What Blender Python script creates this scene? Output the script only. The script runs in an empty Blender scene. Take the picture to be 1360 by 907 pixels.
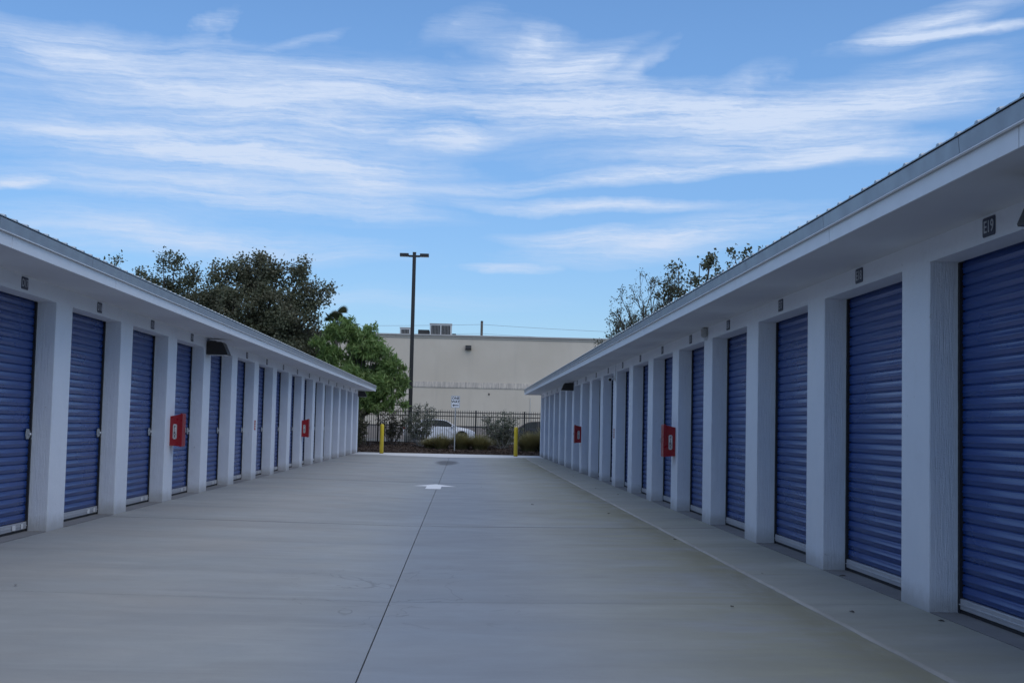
import bpy, bmesh, math, random
import numpy as np
from mathutils import Vector, Matrix

R = math.radians
rnd = random.Random(7)
scene = bpy.context.scene
COL = scene.collection

# ------------------------------------------------------------------ camera
def make_camera():
    yaw, pitch, roll = 0.035640, 0.0643625, 0.0222285
    cy, sy, cp, sp = math.cos(yaw), math.sin(yaw), math.cos(pitch), math.sin(pitch)
    fw = Vector((sy * cp, cy * cp, sp))
    r0 = Vector((cy, -sy, 0)); u0 = r0.cross(fw)
    c, s = math.cos(roll), math.sin(roll)
    r = r0 * c + u0 * s; u = u0 * c - r0 * s
    cam = bpy.data.cameras.new('camera'); cam.lens = 46.448; cam.sensor_width = 36
    cam.clip_start = 0.1; cam.clip_end = 6000
    o = bpy.data.objects.new('camera', cam); COL.objects.link(o)
    m = Matrix((r, u, -fw)).transposed().to_4x4()
    m.translation = Vector((0, 0, 1.478)); o.matrix_world = m
    scene.camera = o
make_camera()

# ------------------------------------------------------------------ light
SUN_EL, SUN_AZ = 60.0, 150.0         # degrees; azimuth clockwise from +Y (the way the camera looks); the sun stands behind thin cloud
SKY_STRENGTH = 0.0735
SUN_STRENGTH = 1.0
scene.view_settings.view_transform = 'Standard'
scene.view_settings.look = 'None'
scene.view_settings.exposure = 0.43
scene.view_settings.gamma = 1.0

def make_sun():
    l = bpy.data.lights.new('sun', 'SUN'); l.energy = SUN_STRENGTH; l.angle = R(75); l.color = (1.0, 0.93, 0.83)
    o = bpy.data.objects.new('sun', l); COL.objects.link(o)
    a, e = R(SUN_AZ), R(SUN_EL)
    d = Vector((math.sin(a) * math.cos(e), math.cos(a) * math.cos(e), math.sin(e)))
    o.rotation_euler = d.to_track_quat('Z', 'Y').to_euler(); o.location = d * 200
make_sun()

# node helpers ------------------------------------------------------
class NT:
    def __init__(s, tree): s.t = tree; s.n = tree.nodes; s.l = tree.links
    def node(s, typ, **kw):
        n = s.n.new(typ)
        for k, v in kw.items(): setattr(n, k, v)
        return n
    def put(s, sock, v):
        if hasattr(v, 'is_output') or isinstance(v, bpy.types.NodeSocket): s.l.new(v, sock)
        elif isinstance(v, (tuple, list)) and len(v) == 3 and sock.type == 'RGBA': sock.default_value = (*v, 1)
        else: sock.default_value = v
    def math(s, op, a, b=None, c=None, clamp=False):
        n = s.node('ShaderNodeMath', operation=op, use_clamp=clamp)
        s.put(n.inputs[0], a)
        if b is not None: s.put(n.inputs[1], b)
        if c is not None: s.put(n.inputs[2], c)
        return n.outputs[0]
    def sep(s, v):
        n = s.node('ShaderNodeSeparateXYZ'); s.put(n.inputs[0], v); return n.outputs
    def comb(s, x, y, z):
        n = s.node('ShaderNodeCombineXYZ')
        for i, v in enumerate((x, y, z)): s.put(n.inputs[i], v)
        return n.outputs[0]
    def vmath(s, op, a, b):
        n = s.node('ShaderNodeVectorMath', operation=op); s.put(n.inputs[0], a); s.put(n.inputs[1], b); return n.outputs[0]
    def mapping(s, v, loc=(0, 0, 0), rot=(0, 0, 0), sc=(1, 1, 1), typ='POINT'):
        n = s.node('ShaderNodeMapping', vector_type=typ)
        s.put(n.inputs['Vector'], v)
        n.inputs['Location'].default_value = loc; n.inputs['Rotation'].default_value = rot; n.inputs['Scale'].default_value = sc
        return n.outputs[0]
    def noise(s, v, scale=1.0, detail=4, rough=0.55, dist=0.0, dim='3D'):
        n = s.node('ShaderNodeTexNoise', noise_dimensions=dim)
        if v is not None: s.put(n.inputs['Vector'], v)
        n.inputs['Scale'].default_value = scale; n.inputs['Detail'].default_value = detail
        n.inputs['Roughness'].default_value = rough; n.inputs['Distortion'].default_value = dist
        return n.outputs['Fac']
    def ramp(s, v, a, b, x=0.0, y=1.0, smooth=True):
        n = s.node('ShaderNodeMapRange', interpolation_type='SMOOTHSTEP' if smooth else 'LINEAR')
        s.put(n.inputs[0], v)
        n.inputs[1].default_value = a; n.inputs[2].default_value = b; n.inputs[3].default_value = x; n.inputs[4].default_value = y
        return n.outputs[0]
    def mix(s, f, a, b, mode='MIX'):
        n = s.node('ShaderNodeMix', data_type='RGBA', blend_type=mode)
        s.put(n.inputs[0], f); s.put(n.inputs[6], a); s.put(n.inputs[7], b); return n.outputs[2]

# ------------------------------------------------------------------ sky
def make_world():
    w = bpy.data.worlds.new('World'); scene.world = w; w.use_nodes = True
    w.node_tree.nodes.clear(); T = NT(w.node_tree)
    sky = T.node('ShaderNodeTexSky', sky_type='NISHITA', sun_disc=False)
    sky.sun_elevation = R(SUN_EL); sky.sun_rotation = R(SUN_AZ)
    sky.air_density = 1.0; sky.dust_density = 0.3; sky.ozone_density = 1.6; sky.altitude = 10
    d = T.node('ShaderNodeTexCoord').outputs['Generated']
    x, y, z = T.sep(d)
    az = T.math('MULTIPLY', T.math('ARCTAN2', x, y), 57.29578)
    el = T.math('MULTIPLY', T.math('ARCSINE', z), 57.29578)
    P = T.comb(az, el, 0.0)
    # slow bending of the streaks
    n1 = T.noise(T.mapping(P, sc=(0.07, 0.16, 1)), 1.0, 2)
    n2 = T.noise(T.mapping(P, loc=(31, 7, 0), sc=(0.35, 0.55, 1)), 1.0, 4, 0.6)
    elw = T.math('ADD', el, T.math('ADD', T.math('MULTIPLY_ADD', n1, 2.6, -1.3), T.math('MULTIPLY_ADD', n2, 0.6, -0.30)))
    Q = T.comb(T.math('ADD', az, T.math('MULTIPLY_ADD', n2, 4.0, -2.0)), elw, 0.0)
    # wisps: azimuth, elevation, half length, half height (degrees), tilt, weight
    wisps = WISPS
    acc = None
    for (a, e, hl, hh, tilt, wt) in wisps:
        m = T.mapping(Q, loc=(a, e, 0), rot=(0, 0, R(tilt)), sc=(hl, hh, 1), typ='TEXTURE')
        g = T.node('ShaderNodeTexGradient', gradient_type='SPHERICAL'); T.put(g.inputs[0], m)
        v = T.math('MULTIPLY', g.outputs['Fac'], wt)
        acc = v if acc is None else T.math('ADD', acc, v)
    # the same kind of cirrus over the rest of the sky
    plane = T.vmath('DIVIDE', d, T.comb(T.math('MAXIMUM', z, 0.06), T.math('MAXIMUM', z, 0.06), 1.0))
    rest = T.ramp(T.noise(T.mapping(plane, rot=(0, 0, 0.15), sc=(0.5, 1.1, 0)), 1.0, 5, 0.6, 0.4), 0.36, 0.66, 0.0, 0.85)
    away = T.math('MAXIMUM', T.ramp(T.math('ABSOLUTE', az), 24, 34), T.ramp(el, 18.5, 25))
    rest = T.math('MULTIPLY', T.math('MULTIPLY', rest, away), T.ramp(el, 1.0, 6.0))
    acc = T.math('ADD', acc, rest)
    # fibres: long thin streaks, some of them combed upwards
    f1 = T.noise(T.mapping(Q, rot=(0, 0, R(2)), sc=(0.055, 1.35, 1)), 1.0, 8, 0.60, 0.35)
    f2 = T.noise(T.mapping(Q, loc=(9, 3, 0), rot=(0, 0, R(-7)), sc=(0.12, 2.3, 1)), 1.0, 8, 0.66, 0.5)
    f3 = T.noise(T.mapping(P, loc=(4, 13, 0), rot=(0, 0, R(-32)), sc=(0.20, 1.5, 1)), 1.0, 8, 0.68, 0.7)
    f4 = T.noise(T.mapping(Q, loc=(2, 5, 0), rot=(0, 0, R(-14)), sc=(0.55, 5.5, 1)), 1.0, 6, 0.72, 0.4)
    f5 = T.noise(T.mapping(P, loc=(7, 1, 0), rot=(0, 0, R(8)), sc=(0.9, 9.0, 1)), 1.0, 5, 0.75, 0.3)
    fine = T.math('MULTIPLY', T.math('ADD', T.math('ADD', f4, f5), -1.0), 0.26)
    fib = T.math('ADD', T.math('ADD', fine, T.math('MULTIPLY', f1, 0.62)), T.math('ADD', T.math('MULTIPLY', f2, 0.46), T.math('MULTIPLY', f3, 0.32)))
    dens = T.math('MULTIPLY', acc, T.ramp(fib, 0.48, 0.94, 0.16, 2.0, smooth=False))
    dens = T.ramp(dens, 0.05, 1.18, 0.0, 0.96, smooth=False)
    dens = T.math('MULTIPLY', dens, T.ramp(el, 0.0, 2.5))
    cloud = T.mix(T.ramp(el, 2, 18), CLOUD_LOW, CLOUD_HIGH)
    base = T.mix(1.0, sky.outputs[0], T.mix(T.ramp(el, 1.0, 17.0), SKY_TINT_LOW, SKY_TINT), 'MULTIPLY')
    col = T.mix(dens, base, cloud)
    bg = T.node('ShaderNodeBackground'); T.put(bg.inputs[0], col); bg.inputs[1].default_value = SKY_STRENGTH
    out = T.node('ShaderNodeOutputWorld'); T.l.new(bg.outputs[0], out.inputs[0])
    w.cycles.sampling_method = 'MANUAL'; w.cycles.sample_map_resolution = 512

SKY_TINT_LOW = (0.74, 0.97, 1.30)
SKY_TINT = (0.96, 1.27, 1.58)
CLOUD_LOW = (6.2, 7.35, 9.3)
CLOUD_HIGH = (6.4, 7.5, 9.5)
WISPS = [(-17.99, 15.57, 10.78, 0.98, -1.7, 0.55),
          (-11.31, 16.55, 1.31, 0.52, 46.3, 0.45),
          (-7.46, 16.07, 2.94, 0.33, 16.3, 0.35),
          (-0.59, 17.03, 2.61, 0.85, 21.3, 0.35),
          (-12.15, 13.88, 15.69, 2.45, 1.3, 0.6),
          (3.6, 15.42, 4.9, 2.29, -13.7, 0.75),
          (0.48, 13.94, 15.69, 1.7, -1.7, 0.7),
          (9.06, 13.49, 11.76, 1.37, 4.3, 0.85),
          (16.4, 13.71, 8.5, 1.7, 11.3, 0.75),
          (20.06, 14.0, 4.58, 1.31, 1.3, 0.55),
          (-7.34, 12.66, 10.78, 1.11, -3.7, 0.65),
          (-12.68, 11.53, 13.73, 1.11, -1.7, 0.75),
          (-0.8, 12.31, 2.94, 0.59, 1.3, 0.8),
          (10.71, 11.74, 9.8, 1.24, 1.3, 0.7),
          (16.41, 11.85, 4.58, 1.24, 1.3, 0.7),
          (2.91, 16.5, 1.11, 1.31, 61.3, 0.35),
          (7.72, 15.6, 1.96, 0.72, 36.3, 0.5),
          (5.74, 15.75, 2.94, 0.78, 26.3, 0.4),
          (12.28, 14.76, 2.29, 0.65, 26.3, 0.35),
          (-9.51, 10.73, 13.07, 1.5, -1.7, 0.8),
          (7.47, 10.76, 11.76, 0.42, 3.3, 1.0),
          (5.86, 9.62, 8.17, 0.42, -0.7, 1.0),
          (-11.04, 9.29, 13.07, 0.92, -1.7, 0.75),
          (-18.87, 9.19, 1.63, 0.39, 1.3, 0.9),
          (-11.9, 7.5, 11.76, 1.18, -1.7, 0.75),
          (8.82, 8.2, 8.82, 0.98, 6.3, 0.95),
          (4.24, 8.34, 3.92, 0.52, 1.3, 0.7),
          (1.64, 6.83, 2.61, 0.29, 1.3, 0.9),
          (19.76, 16.91, 5.56, 0.78, 11.3, 0.85),
          (21.25, 16.45, 6.21, 0.29, 1.3, 0.9),
          (-5.49, 5.22, 13.07, 0.85, 1.3, 0.28),
          (19.76, 15.66, 5.23, 0.33, 4.3, 0.3),
          (-4.67, 10.09, 3.92, 1.31, -18.7, 0.4),
          (-16.76, 14.67, 6.54, 0.65, -6.7, 0.45)
]
make_world()

# ------------------------------------------------------------------ materials
def new_mat(name):
    m = bpy.data.materials.new(name); m.use_nodes = True
    T = NT(m.node_tree); b = m.node_tree.nodes['Principled BSDF']
    return m, T, b
def pos(T): return T.node('ShaderNodeNewGeometry').outputs['Position']
def bump(T, b, h, strength=0.3, dist=0.01):
    n = T.node('ShaderNodeBump'); n.inputs['Strength'].default_value = strength; n.inputs['Distance'].default_value = dist
    T.put(n.inputs['Height'], h); T.l.new(n.outputs[0], b.inputs['Normal'])
def simple(name, col, rough=0.5, metal=0.0, var=0.12, scale=6.0, spec=None, bmp=0.0):
    m, T, b = new_mat(name); p = pos(T)
    n = T.noise(p, scale, 5, 0.6)
    dark = tuple(c * (1 - var) for c in col); lite = tuple(min(1, c * (1 + var)) for c in col)
    T.put(b.inputs['Base Color'], T.mix(n, dark, lite))
    T.put(b.inputs['Roughness'], T.ramp(T.noise(p, scale * 2.3, 3), 0.2, 0.8, max(0.03, rough - 0.08), min(1, rough + 0.08)))
    b.inputs['Metallic'].default_value = metal
    if spec is not None: b.inputs['Specular IOR Level'].default_value = spec
    if bmp: bump(T, b, T.noise(p, scale * 12, 4), bmp, 0.004)
    return m

def mat_stucco():
    m, T, b = new_mat('white_stucco_paint'); p = pos(T)
    big = T.noise(p, 0.7, 5, 0.6); fine = T.noise(p, 5.0, 5, 0.65)
    c = T.mix(T.ramp(big, 0.3, 0.7), (0.715, 0.75, 0.80), (0.775, 0.805, 0.845))
    c = T.mix(T.math('MULTIPLY', T.ramp(fine, 0.52, 0.8), 0.18), c, (0.52, 0.53, 0.53))
    x, y, z = T.sep(p)
    # splash dirt where the wall meets the ground, ragged upper edge
    edge = T.math('ADD', z, T.math('MULTIPLY', T.noise(p, 3.5, 5, 0.7), -0.22))
    c = T.mix(T.ramp(edge, -0.10, 0.14, 0.62, 0.0), c, (0.34, 0.33, 0.30))
    # small chips
    chip = T.ramp(T.noise(p, 14, 2), 0.755, 0.77)
    c = T.mix(T.math('MULTIPLY', chip, 0.5), c, (0.42, 0.42, 0.41))
    T.put(b.inputs['Base Color'], c); b.inputs['Roughness'].default_value = 0.62
    comb = T.noise(T.mapping(p, sc=(44, 44, 2.4)), 1.0, 4, 0.65, 1.5)
    grain = T.noise(p, 95, 3)
    wob = T.noise(p, 7, 3)
    ny = T.math('ABSOLUTE', T.sep(T.node('ShaderNodeNewGeometry').outputs['True Normal'])[1])
    comb = T.math('MULTIPLY', comb, T.ramp(ny, 0.2, 0.8, 0.22, 1.0))   # the returns are combed, the fronts trowelled nearly smooth
    bump(T, b, T.math('ADD', T.math('ADD', T.math('MULTIPLY', comb, 0.8), T.math('MULTIPLY', grain, 0.25)), T.math('MULTIPLY', wob, 0.7)), 0.85, 0.014)
    return m
def mat_concrete(name, lite, dark, stain=True):
    m, T, b = new_mat(name); p = pos(T); x, y, z = T.sep(p)
    oi = T.node('ShaderNodeObjectInfo').outputs['Random']
    c = T.mix(T.ramp(T.noise(p, 0.23, 5, 0.6, 0.4), 0.3, 0.7), dark, lite)
    # broom bands running across the drive
    band = T.noise(T.mapping(p, sc=(0.10, 0.9, 1)), 1.0, 5, 0.6, 0.3)
    c = T.mix(T.math('MULTIPLY', T.ramp(band, 0.47, 0.68), 0.34), c, tuple(v * 0.66 for v in dark))
    band2 = T.noise(T.mapping(p, loc=(5, 2, 0), sc=(0.35, 2.6, 1)), 1.0, 5, 0.65, 0.5)
    c = T.mix(T.math('MULTIPLY', T.ramp(band2, 0.52, 0.72), 0.34), c, tuple(min(1, v * 1.22) for v in lite))
    if stain:
        # algae and silt on the right half, strongest along the raised strip
        gx = T.math('MULTIPLY', T.ramp(x, 0.5, 2.8), T.ramp(x, 3.00, 3.06, 1.0, 0.55))
        gn = T.ramp(T.noise(T.mapping(p, loc=(2, 9, 0), sc=(0.30, 0.75, 1)), 1.0, 7, 0.68, 0.8), 0.30, 0.62)
        c = T.mix(T.math('MULTIPLY', T.math('MULTIPLY', gx, gn), 0.72), c, (0.305, 0.296, 0.185))
        lip = T.math('MULTIPLY', T.ramp(x, 2.35, 2.98), T.ramp(x, 2.985, 3.02, 1.0, 0.0))
        c = T.mix(T.math('MULTIPLY', T.math('MULTIPLY', lip, T.ramp(T.noise(T.mapping(p, sc=(2, 0.6, 1)), 1.0, 5, 0.7), 0.30, 0.60)), 0.55), c, (0.20, 0.18, 0.085))
        # warm silt left of the valley joint
        wx = T.ramp(x, -0.9, -2.4); wn = T.ramp(T.noise(p, 0.5, 4), 0.32, 0.68)
        c = T.mix(T.math('MULTIPLY', T.math('MULTIPLY', wx, wn), 0.45), c, (0.355, 0.328, 0.290))
        # bluish scrubbed wheel path along the valley joint
        vx = T.math('MULTIPLY', T.ramp(x, -1.5, -0.3), T.ramp(x, 1.3, 0.1))
        c = T.mix(T.math('MULTIPLY', vx, 0.62), c, (0.228, 0.265, 0.320))
        # damp patch far down the valley
        dx = T.math('MULTIPLY', T.math('ADD', x, 0.62), 1.75); dy = T.math('MULTIPLY', T.math('ADD', y, -54.6), 0.25)
        rr = T.math('ADD', T.math('SQRT', T.math('ADD', T.math('MULTIPLY', dx, dx), T.math('MULTIPLY', dy, dy))), T.math('MULTIPLY_ADD', T.noise(p, 2.0, 4), 0.7, -0.35))
        damp = T.ramp(rr, 0.55, 1.0, 0.85, 0.0)
        c = T.mix(damp, c, (0.075, 0.075, 0.078))
        dy2 = T.math('MULTIPLY', T.math('ADD', y, -62.2), 1.6); dx2 = T.math('MULTIPLY', T.math('ADD', x, 0.45), 2.3)
        r2 = T.math('ADD', T.math('SQRT', T.math('ADD', T.math('MULTIPLY', dx2, dx2), T.math('MULTIPLY', dy2, dy2))), T.math('MULTIPLY_ADD', T.noise(p, 3.0, 4), 0.5, -0.25))
        c = T.mix(T.ramp(r2, 0.55, 1.0, 0.6, 0.0), c, (0.10, 0.10, 0.105))
        # silt caught along the cross joints
        wig = T.math('MULTIPLY_ADD', T.noise(p, 1.3, 4), 0.22, -0.11)
        for jy, wt in ((11.6, 0.10), (20.25, 0.40), (35.4, 0.28), (51.0, 0.2)):
            jd = T.math('ABSOLUTE', T.math('ADD', T.math('ADD', y, -jy), wig))
            c = T.mix(T.math('MULTIPLY', T.ramp(jd, 0.02, 0.14, wt, 0.0), T.ramp(T.noise(p, 0.7, 4), 0.35, 0.6, 0.35, 1.0)), c, (0.10, 0.10, 0.105))
        # drips and tyre scuffs near the joint
        w = T.noise(T.mapping(p, sc=(0.9, 0.65, 1)), 1.0, 3, 0.5, 1.2)
        line = T.ramp(T.math('ABSOLUTE', T.math('ADD', w, -0.5)), 0.0, 0.010, 1.0, 0.0)
        near = T.math('MULTIPLY', T.ramp(T.math('ABSOLUTE', T.math('ADD', x, 0.5)), 0.3, 1.5, 1.0, 0.0), T.ramp(T.math('ABSOLUTE', T.math('ADD', y, -12.2)), 1.0, 3.0, 1.0, 0.0))
        c = T.mix(T.math('MULTIPLY', T.math('MULTIPLY', line, near), 0.38), c, (0.09, 0.09, 0.08))
    mot = T.ramp(T.noise(T.mapping(p, sc=(1.1, 2.4, 1)), 1.0, 7, 0.72, 0.6), 0.34, 0.66)
    c = T.mix(T.math('MULTIPLY', mot, 0.20), c, tuple(v * 0.62 for v in dark))
    sp = T.ramp(T.noise(p, 38, 3, 0.7), 0.60, 0.74)
    c = T.mix(T.math('MULTIPLY', sp, 0.30), c, tuple(v * 0.55 for v in dark))
    c = T.mix(T.math('MULTIPLY', T.math('ADD', oi, -0.5), 0.16), c, (0.05, 0.05, 0.05))
    T.put(b.inputs['Base Color'], c)
    T.put(b.inputs['Roughness'], T.ramp(T.noise(p, 1.2, 4), 0.3, 0.7, 0.62, 0.82))
    br = T.noise(T.mapping(p, sc=(3, 90, 1)), 1.0, 3, 0.6, 0.6)
    bump(T, b, T.math('ADD', T.math('MULTIPLY', br, 0.5), T.noise(p, 60, 4, 0.7)), 0.35, 0.004)
    return m
def mat_door():
    m, T, b = new_mat('blue_door_paint'); p = pos(T)
    x, y, z = T.sep(p)
    c = T.mix(T.noise(T.mapping(p, sc=(0.5, 0.5, 3)), 1.0, 5), (0.015, 0.052, 0.208), (0.020, 0.063, 0.245))
    dust = T.math('MULTIPLY', T.ramp(T.noise(T.mapping(p, sc=(0.5, 0.5, 0.9)), 1.0, 4, 0.6), 0.45, 0.85), 0.06)
    c = T.mix(dust, c, (0.10, 0.13, 0.24))
    T.put(b.inputs['Base Color'], c)
    T.put(b.inputs['Roughness'], T.ramp(T.noise(T.mapping(p, sc=(0.5, 0.5, 1.5)), 1.0, 3), 0.25, 0.75, 0.24, 0.34))
    return m
def mat_leaf(name, a, bcol, c3, trans=0.25, rough=0.5):
    m, T, b = new_mat(name)
    rp = T.node('ShaderNodeNewGeometry').outputs['Random Per Island']
    p = pos(T)
    c = T.mix(rp, a, bcol)
    c = T.mix(T.ramp(T.noise(p, 0.8, 3), 0.35, 0.7, 0.0, 0.7), c, c3)
    T.put(b.inputs['Base Color'], c); b.inputs['Roughness'].default_value = rough
    b.inputs['Specular IOR Level'].default_value = 0.35
    tr = T.node('ShaderNodeBsdfTranslucent'); T.put(tr.inputs[0], c)
    ms = T.node('ShaderNodeMixShader'); ms.inputs[0].default_value = trans
    T.l.new(b.outputs[0], ms.inputs[1]); T.l.new(tr.outputs[0], ms.inputs[2])
    T.l.new(ms.outputs[0], T.n['Material Output'].inputs[0])
    return m
def mat_beige_wall():
    m, T, b = new_mat('beige_stucco'); p = pos(T); x, y, z = T.sep(p)
    c = T.mix(T.ramp(T.noise(p, 0.25, 5, 0.6), 0.3, 0.7), (0.62, 0.54, 0.43), (0.68, 0.60, 0.49))
    st = T.ramp(T.noise(T.mapping(p, sc=(1.3, 1.3, 0.12)), 1.0, 6, 0.65), 0.50, 0.75)
    c = T.mix(T.math('MULTIPLY', st, 0.14), c, (0.36, 0.33, 0.29))
    T.put(b.inputs['Base Color'], c); b.inputs['Roughness'].default_value = 0.85
    bump(T, b, T.noise(p, 30, 4), 0.2, 0.01)
    return m
def mat_ledge():
    m, T, b = new_mat('stained_ledge'); p = pos(T); x, y, z = T.sep(p)
    c = T.mix(T.noise(p, 0.6, 4), (0.56, 0.50, 0.42), (0.62, 0.555, 0.47))
    st = T.ramp(T.noise(T.mapping(p, sc=(9, 1, 0.8)), 1.0, 7, 0.75), 0.30, 0.70)
    c = T.mix(T.math('MULTIPLY', st, 0.72), c, (0.15, 0.145, 0.14))
    T.put(b.inputs['Base Color'], c); b.inputs['Roughness'].default_value = 0.9
    return m
def mat_mulch():
    m, T, b = new_mat('bark_mulch'); p = pos(T)
    c = T.mix(T.noise(p, 9, 6, 0.7), (0.030, 0.020, 0.015), (0.105, 0.072, 0.052))
    c = T.mix(T.ramp(T.noise(p, 22, 3), 0.62, 0.72, 0.0, 0.5), c, (0.24, 0.19, 0.15))
    T.put(b.inputs['Base Color'], c); b.inputs['Roughness'].default_value = 0.95
    bump(T, b, T.noise(p, 16, 6, 0.75), 0.9, 0.06)
    return m
def mat_asphalt(name='asphalt', a=(0.045, 0.046, 0.048), c2=(0.085, 0.085, 0.083)):
    m, T, b = new_mat(name); p = pos(T)
    T.put(b.inputs['Base Color'], T.mix(T.noise(p, 1.5, 7, 0.7), a, c2)); b.inputs['Roughness'].default_value = 0.9
    bump(T, b, T.noise(p, 40, 3), 0.3, 0.01)
    return m
def mat_glass():
    m, T, b = new_mat('tinted_car_glass'); p = pos(T)
    T.put(b.inputs['Base Color'], T.mix(T.noise(p, 2.0, 2), (0.010, 0.016, 0.018), (0.022, 0.034, 0.038)))
    b.inputs['Roughness'].default_value = 0.12; b.inputs['Specular IOR Level'].default_value = 0.15
    return m

M = {}
M['white'] = mat_stucco()
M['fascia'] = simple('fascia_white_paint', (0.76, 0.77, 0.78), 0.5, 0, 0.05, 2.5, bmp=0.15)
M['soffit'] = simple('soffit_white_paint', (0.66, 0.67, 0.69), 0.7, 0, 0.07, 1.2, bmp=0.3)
M['trim'] = simple('galvanised_trim', (0.28, 0.31, 0.345), 0.42, 0.35, 0.10, 2.0)
M['roof'] = simple('galvanised_roofing', (0.40, 0.44, 0.47), 0.40, 0.5, 0.14, 3.0)
M['door'] = mat_door()
M['alu'] = simple('aluminium', (0.60, 0.61, 0.63), 0.38, 0.55, 0.12, 9.0)
M['steel'] = simple('zinc_latch_steel', (0.42, 0.43, 0.43), 0.4, 0.6, 0.2, 30.0)
M['chrome'] = simple('lock_chrome', (0.75, 0.75, 0.75), 0.2, 0.8, 0.05, 30.0)
M['rubber'] = simple('black_rubber', (0.016, 0.016, 0.017), 0.7, 0, 0.2, 12)
M['guide'] = simple('dark_guide', (0.020, 0.020, 0.024), 0.6, 0.2, 0.2, 12)
M['sticker'] = simple('white_sticker', (0.78, 0.78, 0.76), 0.5, 0, 0.1, 40)
M['slab'] = mat_concrete('drive_concrete', (0.360, 0.370, 0.355), (0.295, 0.307, 0.302))
M['apron'] = mat_concrete('apron_concrete', (0.40, 0.405, 0.375), (0.33, 0.338, 0.315))
M['pale'] = mat_concrete('pale_concrete', (0.74, 0.74, 0.72), (0.66, 0.66, 0.64), stain=False)
M['sill'] = mat_concrete('threshold_concrete', (0.30, 0.295, 0.285), (0.21, 0.208, 0.205), stain=False)
M['joint'] = simple('dark_joint', (0.035, 0.034, 0.033), 0.95, 0, 0.3, 8)
M['edge'] = mat_concrete('lime_edge', (0.50, 0.49, 0.44), (0.34, 0.33, 0.295), stain=False)
M['arrow'] = simple('white_road_paint', (0.78, 0.79, 0.80), 0.6, 0, 0.10, 9)
M['navy'] = simple('navy_plate', (0.018, 0.026, 0.060), 0.4, 0, 0.1, 20)
M['letter'] = simple('pale_lettering', (0.50, 0.53, 0.57), 0.5, 0, 0.05, 20)
M['red'] = simple('fire_red', (0.29, 0.009, 0.014), 0.32, 0, 0.14, 5)
M['redsign'] = simple('faded_red_sign', (0.46, 0.07, 0.04), 0.5, 0, 0.15, 12)
M['labelwhite'] = simple('label_white', (0.72, 0.70, 0.68), 0.5, 0, 0.05, 30)
M['black'] = simple('black_print', (0.012, 0.012, 0.013), 0.5, 0, 0.1, 20)
M['bronze'] = simple('dark_bronze', (0.035, 0.032, 0.031), 0.45, 0.3, 0.15, 10)
M['lens'] = simple('frosted_lens', (0.62, 0.62, 0.60), 0.3, 0, 0.05, 10)
M['camwhite'] = simple('camera_white', (0.76, 0.77, 0.78), 0.35, 0, 0.04, 10)
M['greybox'] = simple('weathered_grey_plastic', (0.40, 0.41, 0.40), 0.6, 0, 0.15, 10)
M['yellow'] = simple('bollard_yellow', (0.62, 0.47, 0.025), 0.38, 0, 0.10, 6)
M['iron'] = simple('black_iron', (0.014, 0.014, 0.016), 0.45, 0.2, 0.2, 10)
M['post'] = simple('galvanised_post', (0.36, 0.37, 0.37), 0.45, 0.5, 0.15, 8)
M['signwhite'] = simple('sign_white', (0.66, 0.67, 0.68), 0.45, 0, 0.04, 8)
M['mulch'] = mat_mulch()
M['asphalt'] = mat_asphalt()
M['lot'] = mat_asphalt('worn_asphalt', (0.10, 0.10, 0.10), (0.17, 0.168, 0.16))
M['grassland'] = simple('rough_ground', (0.10, 0.11, 0.07), 0.95, 0, 0.4, 0.4)
M['beige'] = mat_beige_wall()
M['ledge'] = mat_ledge()
M['coping'] = simple('coping_metal', (0.40, 0.385, 0.36), 0.6, 0.1, 0.1, 1.0)
M['hvac'] = simple('hvac_grey', (0.46, 0.47, 0.47), 0.5, 0.2, 0.15, 2.0)
M['hvacdark'] = simple('hvac_dark', (0.03, 0.03, 0.032), 0.6, 0.1, 0.2, 2.0)
M['poleconc'] = simple('pedestal_concrete', (0.27, 0.27, 0.26), 0.9, 0, 0.15, 5)
M['bark'] = simple('grey_bark', (0.085, 0.072, 0.060), 0.9, 0, 0.35, 7, bmp=0.5)
M['palebark'] = simple('pale_bark', (0.27, 0.255, 0.23), 0.85, 0, 0.25, 12)
M['oakleaf'] = mat_leaf('oak_leaf', (0.115, 0.126, 0.072), (0.165, 0.175, 0.105), (0.170, 0.155, 0.105), 0.36)
M['oakleaf2'] = mat_leaf('oak_leaf_pale', (0.095, 0.108, 0.060), (0.150, 0.160, 0.096), (0.14, 0.135, 0.09), 0.36)
M['mangoleaf'] = mat_leaf('mango_leaf', (0.11, 0.20, 0.05), (0.27, 0.37, 0.12), (0.23, 0.30, 0.11), 0.42, 0.42)
M['buttonleaf'] = mat_leaf('silver_shrub_leaf', (0.075, 0.092, 0.060), (0.16, 0.18, 0.12), (0.11, 0.115, 0.075), 0.15)
M['darkshrub'] = mat_leaf('dark_shrub_leaf', (0.036, 0.042, 0.022), (0.085, 0.088, 0.048), (0.08, 0.07, 0.045), 0.12)
M['sparseleaf'] = mat_leaf('sparse_leaf', (0.075, 0.090, 0.050), (0.14, 0.15, 0.09), (0.12, 0.12, 0.08), 0.35)
M['palmleaf'] = mat_leaf('palm_leaf', (0.022, 0.045, 0.018), (0.050, 0.085, 0.034), (0.09, 0.065, 0.03), 0.15)
M['grassblade'] = mat_leaf('ornamental_grass', (0.17, 0.16, 0.06), (0.36, 0.32, 0.15), (0.22, 0.20, 0.09), 0.2)
M['deadleaf'] = mat_leaf('dead_leaf', (0.020, 0.014, 0.010), (0.05, 0.035, 0.02), (0.03, 0.02, 0.015), 0.05)
M['carwhite'] = simple('white_car_paint', (0.72, 0.73, 0.76), 0.18, 0, 0.03, 2)
M['cardark'] = simple('dark_car_paint', (0.028, 0.026, 0.028), 0.16, 0.2, 0.08, 2)
M['glass'] = mat_glass()
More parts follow.
